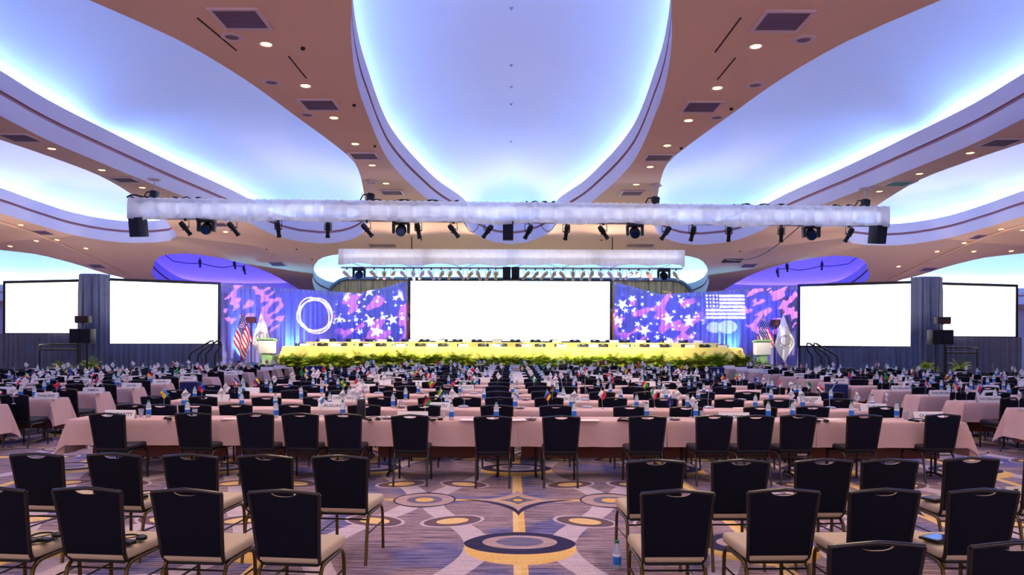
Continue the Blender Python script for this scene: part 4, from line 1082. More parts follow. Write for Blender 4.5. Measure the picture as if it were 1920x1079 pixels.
# stage flags
def pole_flag(px, py_top, Y, label, kind, w=1.0):
    q = at(px, py_top, Y); zt = q.z - ZS
    o = thing('standing_flag', label, 'flag', (q.x, Y, ZS))
    g = MB(); g.tube([(0, 0, .03), (0, 0, zt)], .016, 8); part('pole', g.mesh('pole', M('brass_pole', (190, 150, 70), .3, .7), 50), o)
    g = MB(); g.lathe([(0, 0), (.17, 0), (.17, .03), (.05, .07), (.0, .08)], 18); part('base', g.mesh('base', MATS['brass_pole'], 40), o)
    g = MB(); g.lathe([(0, zt), (.03, zt + .03), (.02, zt + .07), (0, zt + .14)], 8); part('finial', g.mesh('finial', MATS['brass_pole'], 40), o)
    T, Rr, Bb, Ll = Vector((0, -.03, zt - .03)), Vector((.44 * w, -.06, zt - 1.25)), Vector((.06 * w, -.06, .12)), Vector((-.36 * w, -.06, zt - 1.35))
    def P_(u, v):
        p = T * (1 - u) * (1 - v) + Rr * u * (1 - v) + Ll * v * (1 - u) + Bb * u * v
        return p + Vector((0, -.05 * math.sin(9 * u - 6 * v) * min(1, (u + v) * 2), 0))
    g = MB()
    if kind == 'us':
        g.grid(P_, lsp(0, 1, 27), lsp(0, 1, 27), mfn=lambda u, v: 2 if (u < .46 and v < .54) else (0 if int(v * 13) % 2 == 0 else 1))
        for i in range(7):
            for j in range(6):
                u, v = .04 + i * .062 + (j % 2) * .02, .05 + j * .085; e = .016
                c = P_(u, v) + Vector((0, -.012, 0)); ring = []
                for k in range(10):
                    rr_ = e * (1.7 if k % 2 == 0 else .7); ring.append(c + Vector((rr_ * math.sin(k * PI / 5), 0, rr_ * math.cos(k * PI / 5))))
                g.add(ring, [tuple(range(10))], 1)
        part('cloth', g.mesh('cloth', [FC['red'], FC['white'], FC['navy']], 80), o)
    else:
        g.grid(P_, lsp(0, 1, 25), lsp(0, 1, 25)); part('cloth', g.mesh('cloth', M('white_satin', (240, 240, 248), .5), 80), o)
        g = MB(); c = Vector((.04 * w, -.13, zt - 1.15))
        for k, (dx, dz, r_) in enumerate(((0, 0, .21), (.03, .02, .22), (-.02, .03, .2))):
            g.tube([c + Vector((dx + r_ * math.cos(a), 0, dz + r_ * math.sin(a))) for a in lsp(0, 2 * PI, 25)], .010, 5)
        g.tube([c + Vector((-.07, 0, -.07)), c + Vector((0, 0, .09)), c + Vector((.07, 0, -.07))], .008, 5)
        part('emblem', g.mesh('emblem', M('grey_gold_emblem', (150, 136, 130), .5)), o)
pole_flag(455, 580, 31.35, 'United States flag on a pole beside the left lectern', 'us')
pole_flag(490, 583, 31.5, 'white flag with ring emblem beside the left lectern', 'w', 1.0)
pole_flag(1431, 587, 31.6, 'United States flag on a pole behind the right lectern', 'us', 1.05)
pole_flag(1468, 588, 31.1, 'white flag with ring emblem right of the right lectern', 'w', 1.1)
# ferns
def fern_mesh(seed, n=58, L=.68, up=1.0):
    r = random.Random(seed); g = MB()
    for i in range(n):
        a = r.uniform(0, 2 * PI); el = r.uniform(.25, 1.25) * up; l = L * r.uniform(.65, 1.15); bend = r.uniform(.9, 1.9)
        pts = []; p = Vector((0.05 * math.cos(a), .05 * math.sin(a), 0)); th = min(1.5, el + .35); m = 11
        for k in range(m + 1):
            pts.append(p.copy()); st = l / m
            p = p + Vector((math.cos(a) * math.cos(th), math.sin(a) * math.cos(th), math.sin(th))) * st; th -= bend / m
        side = Vector((-math.sin(a), math.cos(a), 0)); mi = 0 if r.random() < .7 else 1
        for k in range(1, m):
            t = k / m; w = l * .25 * math.sin(PI * min(1, t * .93 + .07)) ** .7 + .012; d = (pts[k + 1] - pts[k]).normalized()
            for sg in (-1, 1):
                tip = pts[k] + side * sg * w + d * w * .5 + Vector((0, 0, -.25 * w))
                hw = d * l / m * .42
                g.add([pts[k] - hw * .3, tip, pts[k] + hw * 1.4], [(0, 1, 2)], mi)
    return g.mesh('fronds', [m_leaf, m_leafd])
FERN = [fern_mesh(i) for i in range(4)]; FERNs = [fern_mesh(10 + i, 40, .55) for i in range(2)]
pt = MB(); pt.lathe([(0, 0), (.13, 0), (.17, .42), (.19, .42), (.19, .46), (.15, .46), (.15, .43), (0, .43)], 16); POT = pt.mesh('pot', m_pot, 40)
def fern(x, y, z, label, k, sc_=1.0, pot=True, small=False):
    o = thing('potted_fern', label, 'plant', (x, y, z), R.uniform(0, 6), 'potted ferns')
    c = part('fronds', (FERNs[k % 2] if small else FERN[k % 4]), o, (0, 0, .44)); part('pot', POT, o)
    o.scale = (sc_, sc_, sc_ * R.uniform(.92, 1.08))
fx0, fx1 = at(536, 680, 29.9).x, at(1388, 680, 29.9).x
for i, x in enumerate(lsp(fx0, fx1, 44)):
    fern(x + R.uniform(-.06, .06), 29.95 + R.uniform(-.12, .12), 0.22, f'bushy green potted fern in the row before the stage, {nth(i + 1)} from the left', i, R.uniform(.92, 1.1))
f_ = MB(); f_.box(((fx0 + fx1) / 2, 29.95, .11), (fx1 - fx0 + .6, .55, .22)); tag(f_.build('plant_ledge', m_stagef), 'low ledge carrying the row of ferns before the stage', 'ledge')
for px, py, l in [(403, 676, 'bright fern beside the left stage handrail'), (520, 678, 'yellow-lit fern below the left lectern'), (1428, 680, 'yellow-lit fern below the right lectern'), (1520, 678, 'dark fern beside the right stage handrail'), (112, 682, 'low fern near the left loudspeakers'), (172, 680, 'bushy fern at the foot of the left drape column'), (1740, 684, 'low fern at the foot of the right drape column'), (1800, 684, 'low bright fern before the right loudspeakers')]:
    Y = 29.6 if 300 < px < 1600 else 25.4
    q = at(px, py, Y); fern(q.x, Y, max(0, q.z - .55), l, int(px), .85 if 300 < px < 1600 else .8, True, True)
    if q.z - .55 > .02:
        g = MB(); g.rbox((q.x, Y, (q.z - .55) / 2 - .001), (.42, .42, q.z - .552), .01); tag(g.build('plant_plinth', m_stagef), 'plinth under the ' + l, 'plinth')
# handrails by the stage stairs
def rail(pts, label):
    g = MB(); g.tube(pts, .03, 8); return g
for s, sd in ((-1, 'left'), (1, 'right')):
    for j, (pxs, nm) in enumerate([([(355, 671), (357, 664), (364, 658), (395, 640), (399, 639), (400, 644), (398, 652), (386, 664)], 'outer'), ([(371, 671), (373, 664), (380, 657), (407, 640), (412, 639), (414, 645), (411, 654), (403, 664)], 'inner')]):
        if s > 0: pxs = [(2 * CX - x - 2 + (14 if 1 else 0), y + 5) for x, y in pxs]
        pts = [at(x, y, 26.75 + .25 * j) for x, y in pxs]; pts = [Vector((pts[0].x, pts[0].y, 0))] + pts + [Vector((pts[-1].x, pts[-1].y, .0))]
        o = rail(pts, '').build('handrail', m_black, None, 60); tag(o, f'black tubular handrail of the {sd} stage stairs, the {nm} one', 'handrail')
# loudspeaker stacks
def spk(mesh_name, d, label, p, rz=0, tiltx=0.0, front=None):
    o = thing('loudspeaker', label, 'speaker', p, rz); rot = rmat('X', tiltx)
    g = MB(); g.rbox((0, 0, d[2] / 2), d, .015, rot=rot); part('cabinet', g.mesh('cabinet', m_black, 40), o)
    g = MB(); c = rot @ Vector((0, -d[1] / 2 - .004, 0)); g.box(c + Vector((0, 0, d[2] / 2)), (d[0] * .92, .008, d[2] * .92), 0, rot); part('front_grille', g.mesh('front_grille', front or m_speaker), o)
    return o
for s, sd in ((-1, 'left'), (1, 'right')):
    Y = 25.0; o_ = 0
    a0 = at(155, 617, Y) if s < 0 else at(1763, 619, Y)
    spk('', (.34, .36, .46), f'black subwoofer cabinet on the {sd} speaker stand, the left one of the pair', (a0.x - .18, Y, a0.z - .46), 0)
    spk('', (.34, .36, .46), f'black subwoofer cabinet on the {sd} speaker stand, the right one of the pair', (a0.x + .18, Y, a0.z - .46), 0)
    b0 = at(156, 606, Y) if s < 0 else at(1767, 608, Y)
    spk('', (.44, .26, .24), f'small brown-fronted loudspeaker above the {sd} subwoofer pair', (b0.x, Y, b0.z), 0, .05, m_brown)
    st = thing('speaker_stand', f'black speaker stand carrying the {sd} subwoofers', 'stand', (a0.x, Y, 0))
    zt = a0.z - .46
    for dx in (-.15, .15):
        g = MB(); g.tube([(dx, 0, 0.01), (dx, 0, zt)], .03, 8); part('post', g.mesh('post', m_black, 50), st)
    g = MB(); g.box((0, 0, zt - .015), (.7, .36, .03)); part('shelf', g.mesh('shelf', m_black), st)
    g = MB(); g.tube([(b0.x - a0.x, .2, zt - .01), (b0.x - a0.x, .2, b0.z)], .018, 8); g.box((b0.x - a0.x, .1, b0.z - .012), (.1, .24, .02)); part('upper_pole', g.mesh('upper_pole', m_black, 50), st)
    g = MB(); g.box((0, 0, .015), (.8, .6, .03)); part('base', g.mesh('base', m_black), st)
    # camera-platform railing beside the speakers
    r0, r1 = (at(74, 646, 25.6), at(150, 646, 25.6)) if s < 0 else (at(1774, 652, 25.6), at(1832, 652, 25.6))
    rl = thing('platform_railing', f'black two-bar railing beside the {sd} speaker stand', 'railing', (r0.x, 25.6, 0)); w = r1.x - r0.x
    for x in (0, w):
        g = MB(); g.tube([(x, 0, 0), (x, 0, r0.z)], .022, 8); part('post', g.mesh('post', m_black, 50), rl)
    for z in (r0.z, r0.z - .18):
        g = MB(); g.tube([(0, 0, z), (w, 0, z)], .025, 8); part('bar', g.mesh('bar', m_black, 50), rl)
    # small monitor behind the flags
    m0 = at(471, 606, 31.9) if s < 0 else at(1453, 611, 31.9)
    mo = spk('', (.38, .24, .26), f'small dark stage monitor speaker on a pole between the {sd} flags', (m0.x, 31.9, m0.z), 0, 0, m_brown)
    g = MB(); g.tube([(0, 0, -(m0.z - ZS)), (0, 0, 0)], .018, 8); part('pole', g.mesh('pole', m_black, 50), mo)

# ------------------------------------------------------------------ trusses and stage lighting
def truss(a, b_, s_, label, name='lighting_truss'):
    a, b_ = Vector(a), Vector(b_); o = thing(name, label, 'truss', a); d = b_ - a
    n = max(4, int(d.length / .9)); rig = [Vector((0, -s_ / 2, 0)), Vector((0, s_ / 2, 0)), Vector((0, -s_ / 2, s_)), Vector((0, s_ / 2, s_))]
    for c_ in rig:
        g = MB(); g.tube([c_, c_ + d], .024, 8); part('chord', g.mesh('chord', m_steel, 50), o)
    g = MB()
    for i in range(n):
        p, q = d * (i / n), d * ((i + 1) / n)
        for x, y in ((0, 2), (1, 3), (0, 1), (2, 3)):
            g.tube([p + rig[x], q + rig[y]] if i % 2 else [p + rig[y], q + rig[x]], .011, 5)
    br = part('bracing', g.mesh('bracing', m_steel), o); return o
A0, A1 = Vector((-9.85, 19.72, 4.98)), Vector((10.2, 20.62, 4.98))
truss(A0 + Vector((.1, 0, 0)), A1 - Vector((.1, 0, 0)), .36, 'long front lighting truss wrapped in white cloth below the coves')
def valance(path, z0, z1, label, seed, wl=.33, amp=.035):
    g = drape(path, z1, lambda t: z0 + .03 * math.sin(t * 61 + seed) + .02 * math.sin(t * 23), amp, wl, seed)
    tag(g.build('truss_valance', m_sheer, None, 80), label, 'drape')
valance([(A0.x - .06, A0.y + .45), (A0.x - .1, A0.y - .3), (A1.x + .1, A1.y - .3), (A1.x + .06, A1.y + .45)], 4.885, 5.45, 'white sheer valance wrapped around the front lighting truss', 1, .42, .06)
B0, B1 = Vector((at(638, 497, 28.4).x, 28.6, 4.5)), Vector((at(1281, 497, 28.4).x, 28.6, 4.5))
truss(B0, B1, .32, 'rear lighting truss above the stage edge carrying many lamps')
g0, g1 = at(635, 468, 28.3), at(635, 497, 28.3); h1 = at(1285, 468, 28.3)
valance([(g0.x, 28.9), (g0.x, 28.32), (h1.x, 28.32), (h1.x, 28.9)], 4.60, 5.19, 'white gathered valance around the rear lighting truss', 2, .25, .02)
def aim(d):  # rotation carrying -Z to d
    return Vector(d).to_track_quat('-Z', 'Y').to_matrix()
def ers_meshes(mat):
    g = MB(); g.lathe([(0, .20), (.05, .20), (.07, .16), (.075, .06), (.06, .03), (.055, -.06), (.05, -.16), (.062, -.17), (.062, -.22), (.05, -.22), (.05, -.2), (0, -.2)], 12)
    for a in range(4): g.box((.07 * math.cos(a * PI / 2), .07 * math.sin(a * PI / 2), .0), (.04, .04, .03))
    ln = MB(); ln.lathe([(0, -.212), (.049, -.212)], 12)
    return g.mesh('barrel', mat, 40), ln.mesh('lens', m_lensw)
ERS = {'k': ers_meshes(m_black), 'c': ers_meshes(m_cream)}
yk = MB(); yk.tube([(-.095, 0, -.2), (-.095, 0, .0), (.095, 0, 0), (.095, 0, -.2)], .011, 6); YOKEk = yk.mesh('yoke', m_black)
cl = MB(); cl.box((0, 0, .05), (.05, .06, .12)); cl.lathe([(0, -.01), (.02, -.01), (.02, .01), (0, .01)], 8); CLAMP = cl.mesh('clamp', m_black)
def spot(p, d, label, kind='k', group='ellipsoidal spotlights', sc_=1.0):
    o = thing('stage_spotlight', label, 'stage light', p, 0, group)
    part('clamp', CLAMP, o); part('yoke', YOKEk, o)
    m = aim(d); bar = part('barrel', ERS[kind][0], o, (0, 0, -.2)); bar.rotation_euler = m.to_euler()
    part('lens', ERS[kind][1], bar)
    o.scale = (sc_,) * 3
    return o
def truss_y(x): t = (x - A0.x) / (A1.x - A0.x); return A0.y + (A1.y - A0.y) * t
FS = []
for i, (px, ln) in enumerate([(348, .5), (438, .5), (522, 0), (615, -.1), (688, .6), (784, .1), (850, .6), (914, -.6), (990, -.4), (1061, -.1), (1130, .6), (1247, -.5), (1297, -.1), (1365, .05), (1463, .1), (1590, -.3)]):
    x = (px - CX) / F * 20.0; x = x * truss_y(x) / 20.0; y = truss_y(x)
    FS.append(spot(Vector((x, y - .05, 4.90)), (ln, .35, -.75), f'black spotlight hanging under the front truss, {nth(i + 1)} from the left', 'k', 'spotlights on the front truss'))
mb2 = MB(); mb2.rbox((0, 0, -.06), (.42, .30, .12), .02); MHb = mb2.mesh('base', m_black, 40)
mb2 = MB(); mb2.rbox((-.19, 0, -.22), (.07, .16, .26), .02); mb2.rbox((.19, 0, -.22), (.07, .16, .26), .02); MHy = mb2.mesh('yoke', m_black, 40)
mb2 = MB(); mb2.lathe([(0, .17), (.08, .165), (.125, .11), (.14, 0), (.135, -.08), (.11, -.13), (.105, -.13), (.1, -.11), (0, -.11)], 18); MHh = mb2.mesh('head', m_black, 40)
mb2 = MB(); mb2.lathe([(0, -.118), (.1, -.118)], 18); MHl = mb2.mesh('lens', m_lens)
def mover(p, d, label, group, sc_=1.0):
    o = thing('moving_head_light', label, 'stage light', p, 0, group); o.scale = (sc_,) * 3
    part('base', MHb, o); part('yoke', MHy, o); h_ = part('head', MHh, o, (0, 0, -.27)); h_.rotation_euler = aim(d).to_euler()
    part('lens', MHl, h_); return o
for i, px in enumerate([388, 752, 1189, 1519]):
    x = (px - CX) / F * 20.0; x = x * truss_y(x) / 20; mover(Vector((x, truss_y(x) - .05, 4.98)), (0, -.85, -.5), f'black moving head light under the front truss, {nth(i + 1)} from the left', 'moving heads on the front truss', 1.05)
def tspk(px, w, tx, rz, label):
    x = (px - CX) / F * 20.0; x = x * truss_y(x) / 20
    spk('', (w, .32, .50), label, (x, truss_y(x) - .12, 4.45), rz, tx)
tspk(263, .34, .12, -.35, 'black loudspeaker hanging at the left end of the front truss')
tspk(952, .28, .05, 0, 'black loudspeaker hanging at the middle of the front truss')
tspk(1641, .34, .12, .35, 'black loudspeaker hanging at the right end of the front truss')
def hoist(px, py, label, y=None):
    x = (px - CX) / F * 20.0; x = x * truss_y(x) / 20; yy = truss_y(x)
    o = thing('chain_hoist', label, 'hoist', (x, yy, 5.37), 0, 'chain hoists above the front truss')
    g = MB(); g.rbox((0, 0, .17), (.2, .22, .30), .05, rot=rmat('Y', .15)); g.tube([(-.09, 0, .2), (-.12, 0, .28), (-.04, 0, .33), (.02, 0, .3)], .014, 6); part('motor_body', g.mesh('motor_body', m_black, 40), o)
    g = MB(); zc = ceil_z(yy) - 5.37; g.tube([(0, 0, .3), (0, 0, zc - .01)], .010, 6); part('chain', g.mesh('chain', m_steel), o)
    g = MB(); g.lathe([(0, zc - .002), (.17, zc - .002), (.17, zc - .03), (.12, zc - .03), (.1, zc - .012), (0, zc - .012)], 20); part('ceiling_plate', g.mesh('ceiling_plate', m_ventf, 40), o)
    g = MB(); g.tube([(-.06, 0, .3), (-.2, 0, .28), (-.3, 0, .1), (-.22, 0, .0), (-.1, 0, .02)], .018, 6); part('cable_loop', g.mesh('cable_loop', m_black, 50), o)
for px, l in ((288, 'black chain hoist above the left end of the front truss'), (694, 'black chain hoist above the front truss left of centre'), (1228, 'black chain hoist above the front truss right of centre'), (1622, 'black chain hoist above the right end of the front truss')): hoist(px, 0, l)
for i, (a, b2, l) in enumerate([(335, 400, 'left quarter'), (700, 860, 'left middle'), (985, 1040, 'middle'), (1378, 1480, 'right middle'), (1560, 1640, 'right end')]):
    g = MB(); pts = []
    for t in lsp(0, 1, 16):
        x = ((a + (b2 - a) * t) - CX) / F * 20.1; pts.append((x, truss_y(x) - .12, 5.47 + .03 * math.sin(t * 19 + i)))
    g.tube(pts, .03, 6); tag(g.build('cable_bundle', m_black, None, 60), f'black cable bundle lying on the front truss, {l}', 'cable')
g = MB(); q = at(258, 372, 19.6); g.tube([q + Vector((.25 * math.cos(a) , .2 * math.sin(a), .02 * math.sin(3 * a) + .03)) for a in lsp(0, 4 * PI, 30)], .025, 6); tag(g.build('cable_coil', m_black, None, 60), 'coiled black cable at the left end of the front truss', 'cable')
# hanging droops below the truss
for a, b2, l in (((870, 417), (902, 415), 'drooping cable below the front truss left of the middle speaker'), ((1010, 415), (1045, 415), 'drooping cable below the front truss right of the middle speaker')):
    p, q = at(*a, 20.1), at(*b2, 20.1); g = MB(); g.tube([p.lerp(q, t) + Vector((0, 0, -.28 * math.sin(PI * t))) for t in lsp(0, 1, 12)], .009, 6); tag(g.build('hanging_cable', m_black, None, 60), l, 'cable')
p, q = at(1500, 424, 20.3), at(1362, 487, 26.5); g = MB(); g.tube([p.lerp(q, t) + Vector((0, 0, -.35 * math.sin(PI * t))) for t in lsp(0, 1, 20)], .014, 6); tag(g.build('hanging_cable', m_black, None, 60), 'long black cable sagging from the truss to the ceiling hatch', 'cable')
hp = on_ceil(1373, 489); g = MB(); g.box((0, 0, -.008), (.8, .55, .012)); o = g.build('ceiling_hatch', m_dark); o.location = hp; o.rotation_euler = (math.atan2(ceil_z(hp.y + .1) - ceil_z(hp.y - .1), .2), 0, 0); tag(o, 'dark open ceiling hatch right of the rear truss', 'hatch')
for px, py, l in ((717, 461, 'left'), (1200, 461, 'right')):
    hp = on_ceil(px, py); g = MB(); g.box((0, 0, -.01), (1.05, .35, .015), 0); 
    o = g.build('ceiling_hatch', M('bronze_hatch', (120, 96, 60), .5)); o.location = hp; o.rotation_euler = (math.atan2(ceil_z(hp.y + .1) - ceil_z(hp.y - .1), .2), 0, 0); tag(o, f'bronze slotted hatch in the soffit above the rear truss, {l} one', 'hatch')
for px, l in ((770, 'left'), (1149, 'right')):
    x = (px - CX) / F * 28.4; g = MB(); g.tube([(x, 28.6, 4.8), (x, 28.6, ceil_z(28.6))], .02, 8); tag(g.build('truss_hanger', m_black, None, 50), f'black hanger pole of the rear truss, {l} one', 'hanger')
RSP = [650, 701, 720, 737, 757, 775, 790, 808, 827, 843, 863, 881, 897, 915, 929, 986, 1003, 1020, 1037, 1055, 1074, 1092, 1108, 1126, 1145, 1162, 1179, 1197, 1217, 1267]
RS = []
for i, px in enumerate(RSP):
    x = (px - CX) / F * 28.5
    RS.append(spot(Vector((x, 28.5, 4.42)), (R.uniform(-.7, .7), R.uniform(.4, .9), -.6), f'cream lit spotlight hanging under the rear truss, {nth(i + 1)} from the left', 'c', 'spotlights on the rear truss', 1.0))
mover(Vector(((673 - CX) / F * 28.4, 28.4, 4.5)), (0, -.9, -.4), 'dark moving head light at the left end of the rear truss', 'moving heads on the rear truss', 1.1)
mover(Vector(((1244 - CX) / F * 28.4, 28.4, 4.5)), (0, -.9, -.4), 'warm-lit moving head light at the right end of the rear truss', 'moving heads on the rear truss', 1.1)
for px, l in ((949.5, 'left'), (966, 'right')):
    x = (px - CX) / F * 28.2; spk('', (.30, .3, .5), f'black loudspeaker of the pair hung at the rear truss centre, {l} one', (x, 28.2, 4.0), 0)
# lamps and cable inside the violet alcoves
for s, sd in ((-1, 'left'), (1, 'right')):
    sx = (lambda px: px if s < 0 else 2 * CX - px + 2)
    g = MB(); pts = [at(sx(a), b2 + (5 if s > 0 else 0), 33.0) for a, b2 in ((310, 479), (325, 490), (350, 494), (380, 495), (400, 500), (420, 502), (440, 499), (458, 500))]
    g.tube(pts, .018, 6); tag(g.build('hanging_cable', m_black, None, 60), f'black cable strung across the {sd} violet alcove', 'cable')
    for j, (px, py) in enumerate(((375, 492), (440, 495), (458, 505))):
        q = at(sx(px), py + (5 if s > 0 else 0), 33.0); spot(q + Vector((0, 0, .1)), (.1 * j, .1, -.9), f'small black lamp on the cable of the {sd} alcove, {nth(j + 1)} from the outside', 'k', 'alcove lamps', .8)
# ------------------------------------------------------------------ lights
def gobo(o, build):
    l = o.data; l.use_nodes = True; nt = l.node_tree; em = [n for n in nt.nodes if n.type == 'EMISSION'][0]
    x, y, z = coords(nt, 'Normal'); u = (x / z) * -1.0; v = (y / z) * -1.0
    em.inputs['Strength'].default_value = 1.0
    nt.links.new(build(nt, u, v), em.inputs['Color'])
def stars(nt, u, v, scale, seed=0.0, size=.42, dens=.75, lim=1.0):
    vo = nt.nodes.new('ShaderNodeTexVoronoi'); vo.voronoi_dimensions = '2D'; vo.inputs['Scale'].default_value = 1.0; vo.inputs['Randomness'].default_value = .75
    nt.links.new(comb(nt, u * scale + seed, v * scale + seed * .7), vo.inputs['Vector'])
    sp = nt.nodes.new('ShaderNodeSeparateXYZ'); nt.links.new(vo.outputs['Position'], sp.inputs[0])
    sc_ = nt.nodes.new('ShaderNodeSeparateColor'); nt.links.new(vo.outputs['Color'], sc_.inputs[0])
    r1, r2, r3 = (X(nt, sc_.outputs[i]) for i in range(3))
    dx = (u * scale + seed) - X(nt, sp.outputs[0]); dy = (v * scale + seed * .7) - X(nt, sp.outputs[1])
    ang = dy.op('ARCTAN2', dx) + r2 * 6.28; r = hyp(dx, dy)
    k = (ang / (2 * PI / 5)).wrap(.5, -.5).abs()      # 0 at a point, .5 at a notch
    rad = size * (.6 + .5 * r1)
    # straight-edged five-pointed star
    a = k * (2 * PI / 5)
    px_, py_ = r * a.cos(), r * a.sin()
    # edge from (1,0) to (.38 cos36, .38 sin36)
    ex, ey = .382 * math.cos(PI / 5), .382 * math.sin(PI / 5)
    side = ((px_ / rad) - 1.0) * ey - (py_ / rad) * (ex - 1.0)
    m = (side < 0.0) if True else None
    return m * (r3 < dens)
def rgb(nt, mask, c):
    return mixc(nt, mask, (0, 0, 0), c)
def addc(nt, a, b):
    n = nt.nodes.new('ShaderNodeMix'); n.data_type = 'RGBA'; n.blend_type = 'ADD'; n.inputs[0].default_value = 1.0
    nt.links.new(a, n.inputs[6]); nt.links.new(b, n.inputs[7]); return n.outputs[2]
def swirls(nt, u, v, sc_, thr, seed):
    n = noise(nt, comb(nt, (u + v * .8) * sc_ * .75 + seed, (v - u * .8) * sc_ * 1.5 + seed * .3, 0.0), 1.0, .6)
    return n > thr
def star_gobo(seed, warm, tight):
    def bld(nt, u, v):
        w = 1.0 - hyp(u / (.15 if tight else .13), v / .10).sm(.8, 1.05)
        s1 = stars(nt, u, v, 15.0, seed, .31, .85); s2 = stars(nt, u, v, 30.0, seed + 3.3, .30, .6); s3 = stars(nt, u, v, 46.0, seed + 8.1, .26, .5)
        m = s1.max(s2).max(s3) * w
        sw = swirls(nt, u, v, 15.0, .55, seed) * w * (1.0 - m)
        return addc(nt, rgb(nt, m, (3.4, 3.9, 3.6)), rgb(nt, sw, (1.2, .25, .36) if warm else (.2, .1, .3)))
    return bld
def ring_gobo(nt, u, v):
    n = None; out = None
    for k, (ox, oy, sx, sy, rot) in enumerate(((0, 0, 1.0, .84, .2), (.004, .002, .95, .88, 1.1), (-.003, .003, .98, .82, 2.1), (.002, -.004, .9, .95, .6))):
        ca, sa = math.cos(rot), math.sin(rot); a, b = u - ox, v - oy
        r = hyp((a * ca + b * sa) / sx, (b * ca - a * sa) / sy)
        m = (r - .0545).abs() < .0019
        out = m if out is None else out.max(m)
    return rgb(nt, out, (3.0, 2.5, 2.2))
def flag_gobo(nt, u, v):
    a = (u + v * .05) / .062; b = (v + u * .03) / .040   # -1..1
    ins = (a.abs() < 1.0) * (b.abs() < 1.0)
    st = ((b + 1.0) * 3.5).frac() < .72
    can = (a < -.28) * (b > -.12)
    p, q = ((a + 1.0) * 5.8).frac() - .5, ((b + .12) * 3.6).frac() - .5
    dots = hyp(p, q) < .33
    stp = st * (1.0 - can) + can * dots
    # burst of soft blossoms underneath
    f1 = (hyp((u + .035) / 1.3, v + .066) < .017).max(hyp((u - .008) / 1.4, v + .066) < .021)
    return addc(nt, rgb(nt, ins * stp, (2.2, 1.9, 2.0)), rgb(nt, f1, (.9, 1.1, 1.5)))
def swirl_gobo(seed):
    def bld(nt, u, v):
        w = hyp(u / .10, v / .085) < 1.0
        return rgb(nt, swirls(nt, u, v, 26.0, .53, seed) * w, (1.4, .42, .5))
    return bld
def gspot(src, tpx, Y, build, energy, parent, ang=26):
    t = at(*tpx, Y); l = lamp('SPOT', src, t, energy, (1, 1, 1), .0, ang, .1, None)
    gobo(l, build)
    l.parent = parent; l.matrix_parent_inverse = Matrix.Translation(parent.location).inverted()
    return l
def src(i): return Vector(FS[i].location) + Vector((0, .25, -.55))
GE = 15000
gspot(src(4), (593, 588), 33.3, ring_gobo, GE * 1.0, FS[4])
gspot(src(6), (706, 595), 34.6, star_gobo(1.7, True, False), GE * 1.1, FS[6])
gspot(src(10), (1228, 595), 34.4, star_gobo(5.1, True, True), GE * 1.1, FS[10])
gspot(src(11), (1357, 572), 33.0, flag_gobo, GE * 1.0, FS[11])
gspot(src(3), (482, 572), 31.5, swirl_gobo(2.2), GE * .8, FS[3])
gspot(src(12), (1440, 575), 31.5, swirl_gobo(7.4), GE * .9, FS[12])
# blue and violet washes on the stage drapes
for px, pr, c, e in ((440, FS[0], (.42, .40, 1.0), 3600), (530, FS[2], (.22, .18, 1.0), 3600), (620, FS[5], (.18, .14, 1.0), 3600), (720, FS[7], (.06, .12, 1.0), 3600), (1190, FS[9], (.12, .10, 1.0), 3600), (1290, FS[13], (.12, .16, 1.0), 3600), (1390, FS[14], (.26, .30, 1.0), 3600), (1470, FS[15], (.12, .18, 1.0), 3600)):
    Y = 34.6 if 650 < px < 1250 else 32.0
    s_ = Vector(pr.location) + Vector((.1, .25, -.5)); l = lamp('SPOT', s_, at(px, 590, Y), e, c, .1, 17, .9, None); l.parent = pr; l.matrix_parent_inverse = Matrix.Translation(pr.location).inverted()
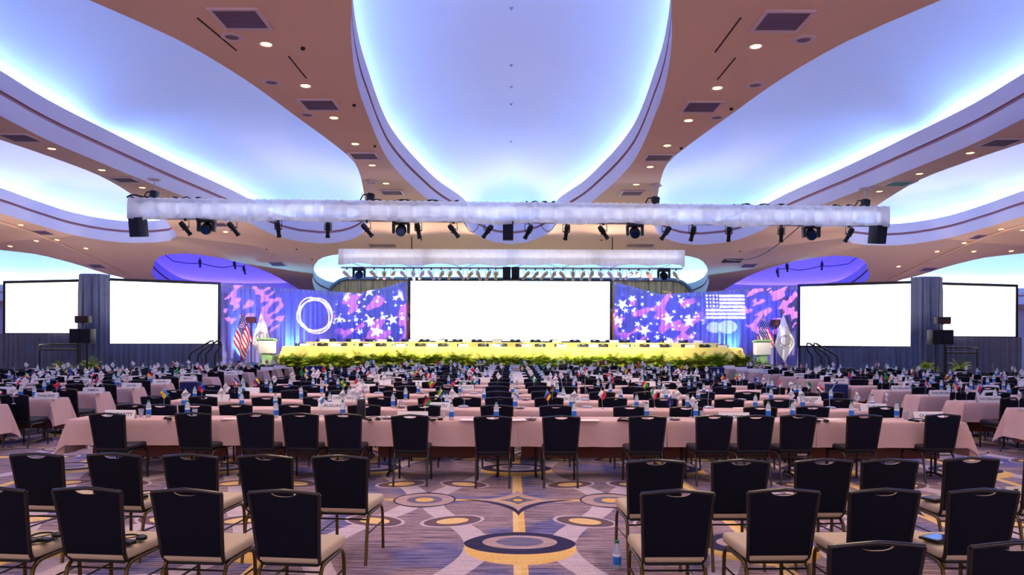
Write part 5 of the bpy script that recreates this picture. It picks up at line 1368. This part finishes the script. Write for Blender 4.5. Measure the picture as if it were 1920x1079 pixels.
# cyan up-lights at the foot of the drapes
up = MB(); up.rbox((0, 0, .05), (.2, .2, .1), .02); UPm = up.mesh('uplight', m_black)
for px, Y_, l in ((450, 30.6, 'left stage drape by the flags'), (545, 32.8, 'left stage drape by the head table'), (748, 34.2, 'left drape beside the main screen'), (1165, 34.2, 'right drape beside the main screen'), (1290, 33.8, 'right stage drape beside the main group'), (1370, 32.8, 'right stage drape by the head table'), (1492, 30.4, 'right stage drape by the handrail')):
    k_ = (px - CX) / F; Y = (32.0 + 12.15 * 3 / 5.05 - .35) / (1 + abs(k_) * 3 / 5.05) if abs(px - CX) > 290 else 34.5
    x = k_ * Y; o = bpy.data.objects.new('floor_uplight', UPm); COL.objects.link(o); o.location = (x, Y, ZS); tag(o, f'small black floor uplight at the foot of the {l}', 'uplight')
    lamp('SPOT', (x, Y - .05, ZS + .15), (x * 1.0, Y + .5, ZS + 1.7), 520, (.12, .55, 1.0), .05, 70, .9, o)
# warm wash from the rear truss over head tables, ferns and lecterns
for i in range(0, len(RS), 3):
    p = Vector(RS[i].location); l = lamp('SPOT', p + Vector((0, .2, -.4)), (p.x * 1.35, 30.9, 1.1), 800, (1, .80, .34), .1, 66, .6, RS[i])
for pr, px in ((RS[0], 505), (RS[-1], 1428)):
    p = Vector(pr.location); lamp('SPOT', p + Vector((0, .2, -.4)), at(px, 650, 30.9), 1500, (1, .86, .5), .1, 26, .6, pr)
# added fill spots without fixtures, brightening the soffit near stage and screens
for x in lsp(-6.2, 6.2, 6): lamp('SPOT', (x, 28.15, 4.42), (x * 1.02, 25.6, 5.9), 210, (1, .82, .62), .1, 140, .9)
for x in (-16.5, -12.5, 12.5, 16.5): lamp('SPOT', (x, 25.2, 1.2), (x * 1.0, 26.5, 6), 420, (1, .80, .66), .1, 125, .9)
# spill
# soft fill added by the world background through the open rear
# added hidden area lights inside the trusses, brightening the white valances
for k in range(4):
    t = (k + .5) / 4; p = A0.lerp(A1, t) + Vector((0, 0, .25)); ang = math.atan2(A1.y - A0.y, A1.x - A0.x)
    l = lamp('AREA', p, p + Vector((0, -1, .0)), 12, (.56, .67, 1), area=(4.9, .3))
    p = B0.lerp(B1, t) + Vector((0, 0, .4)); l = lamp('AREA', p, p + Vector((0, -1, 0)), 8, (.95, .90, 1), area=(3.0, .3))
w = bpy.data.worlds.new('World'); sc.world = w; w.use_nodes = True
bg = w.node_tree.nodes['Background']; bg.inputs[0].default_value = (.58, .48, .62, 1); bg.inputs[1].default_value = 1.9
sc.view_settings.exposure = 0.0
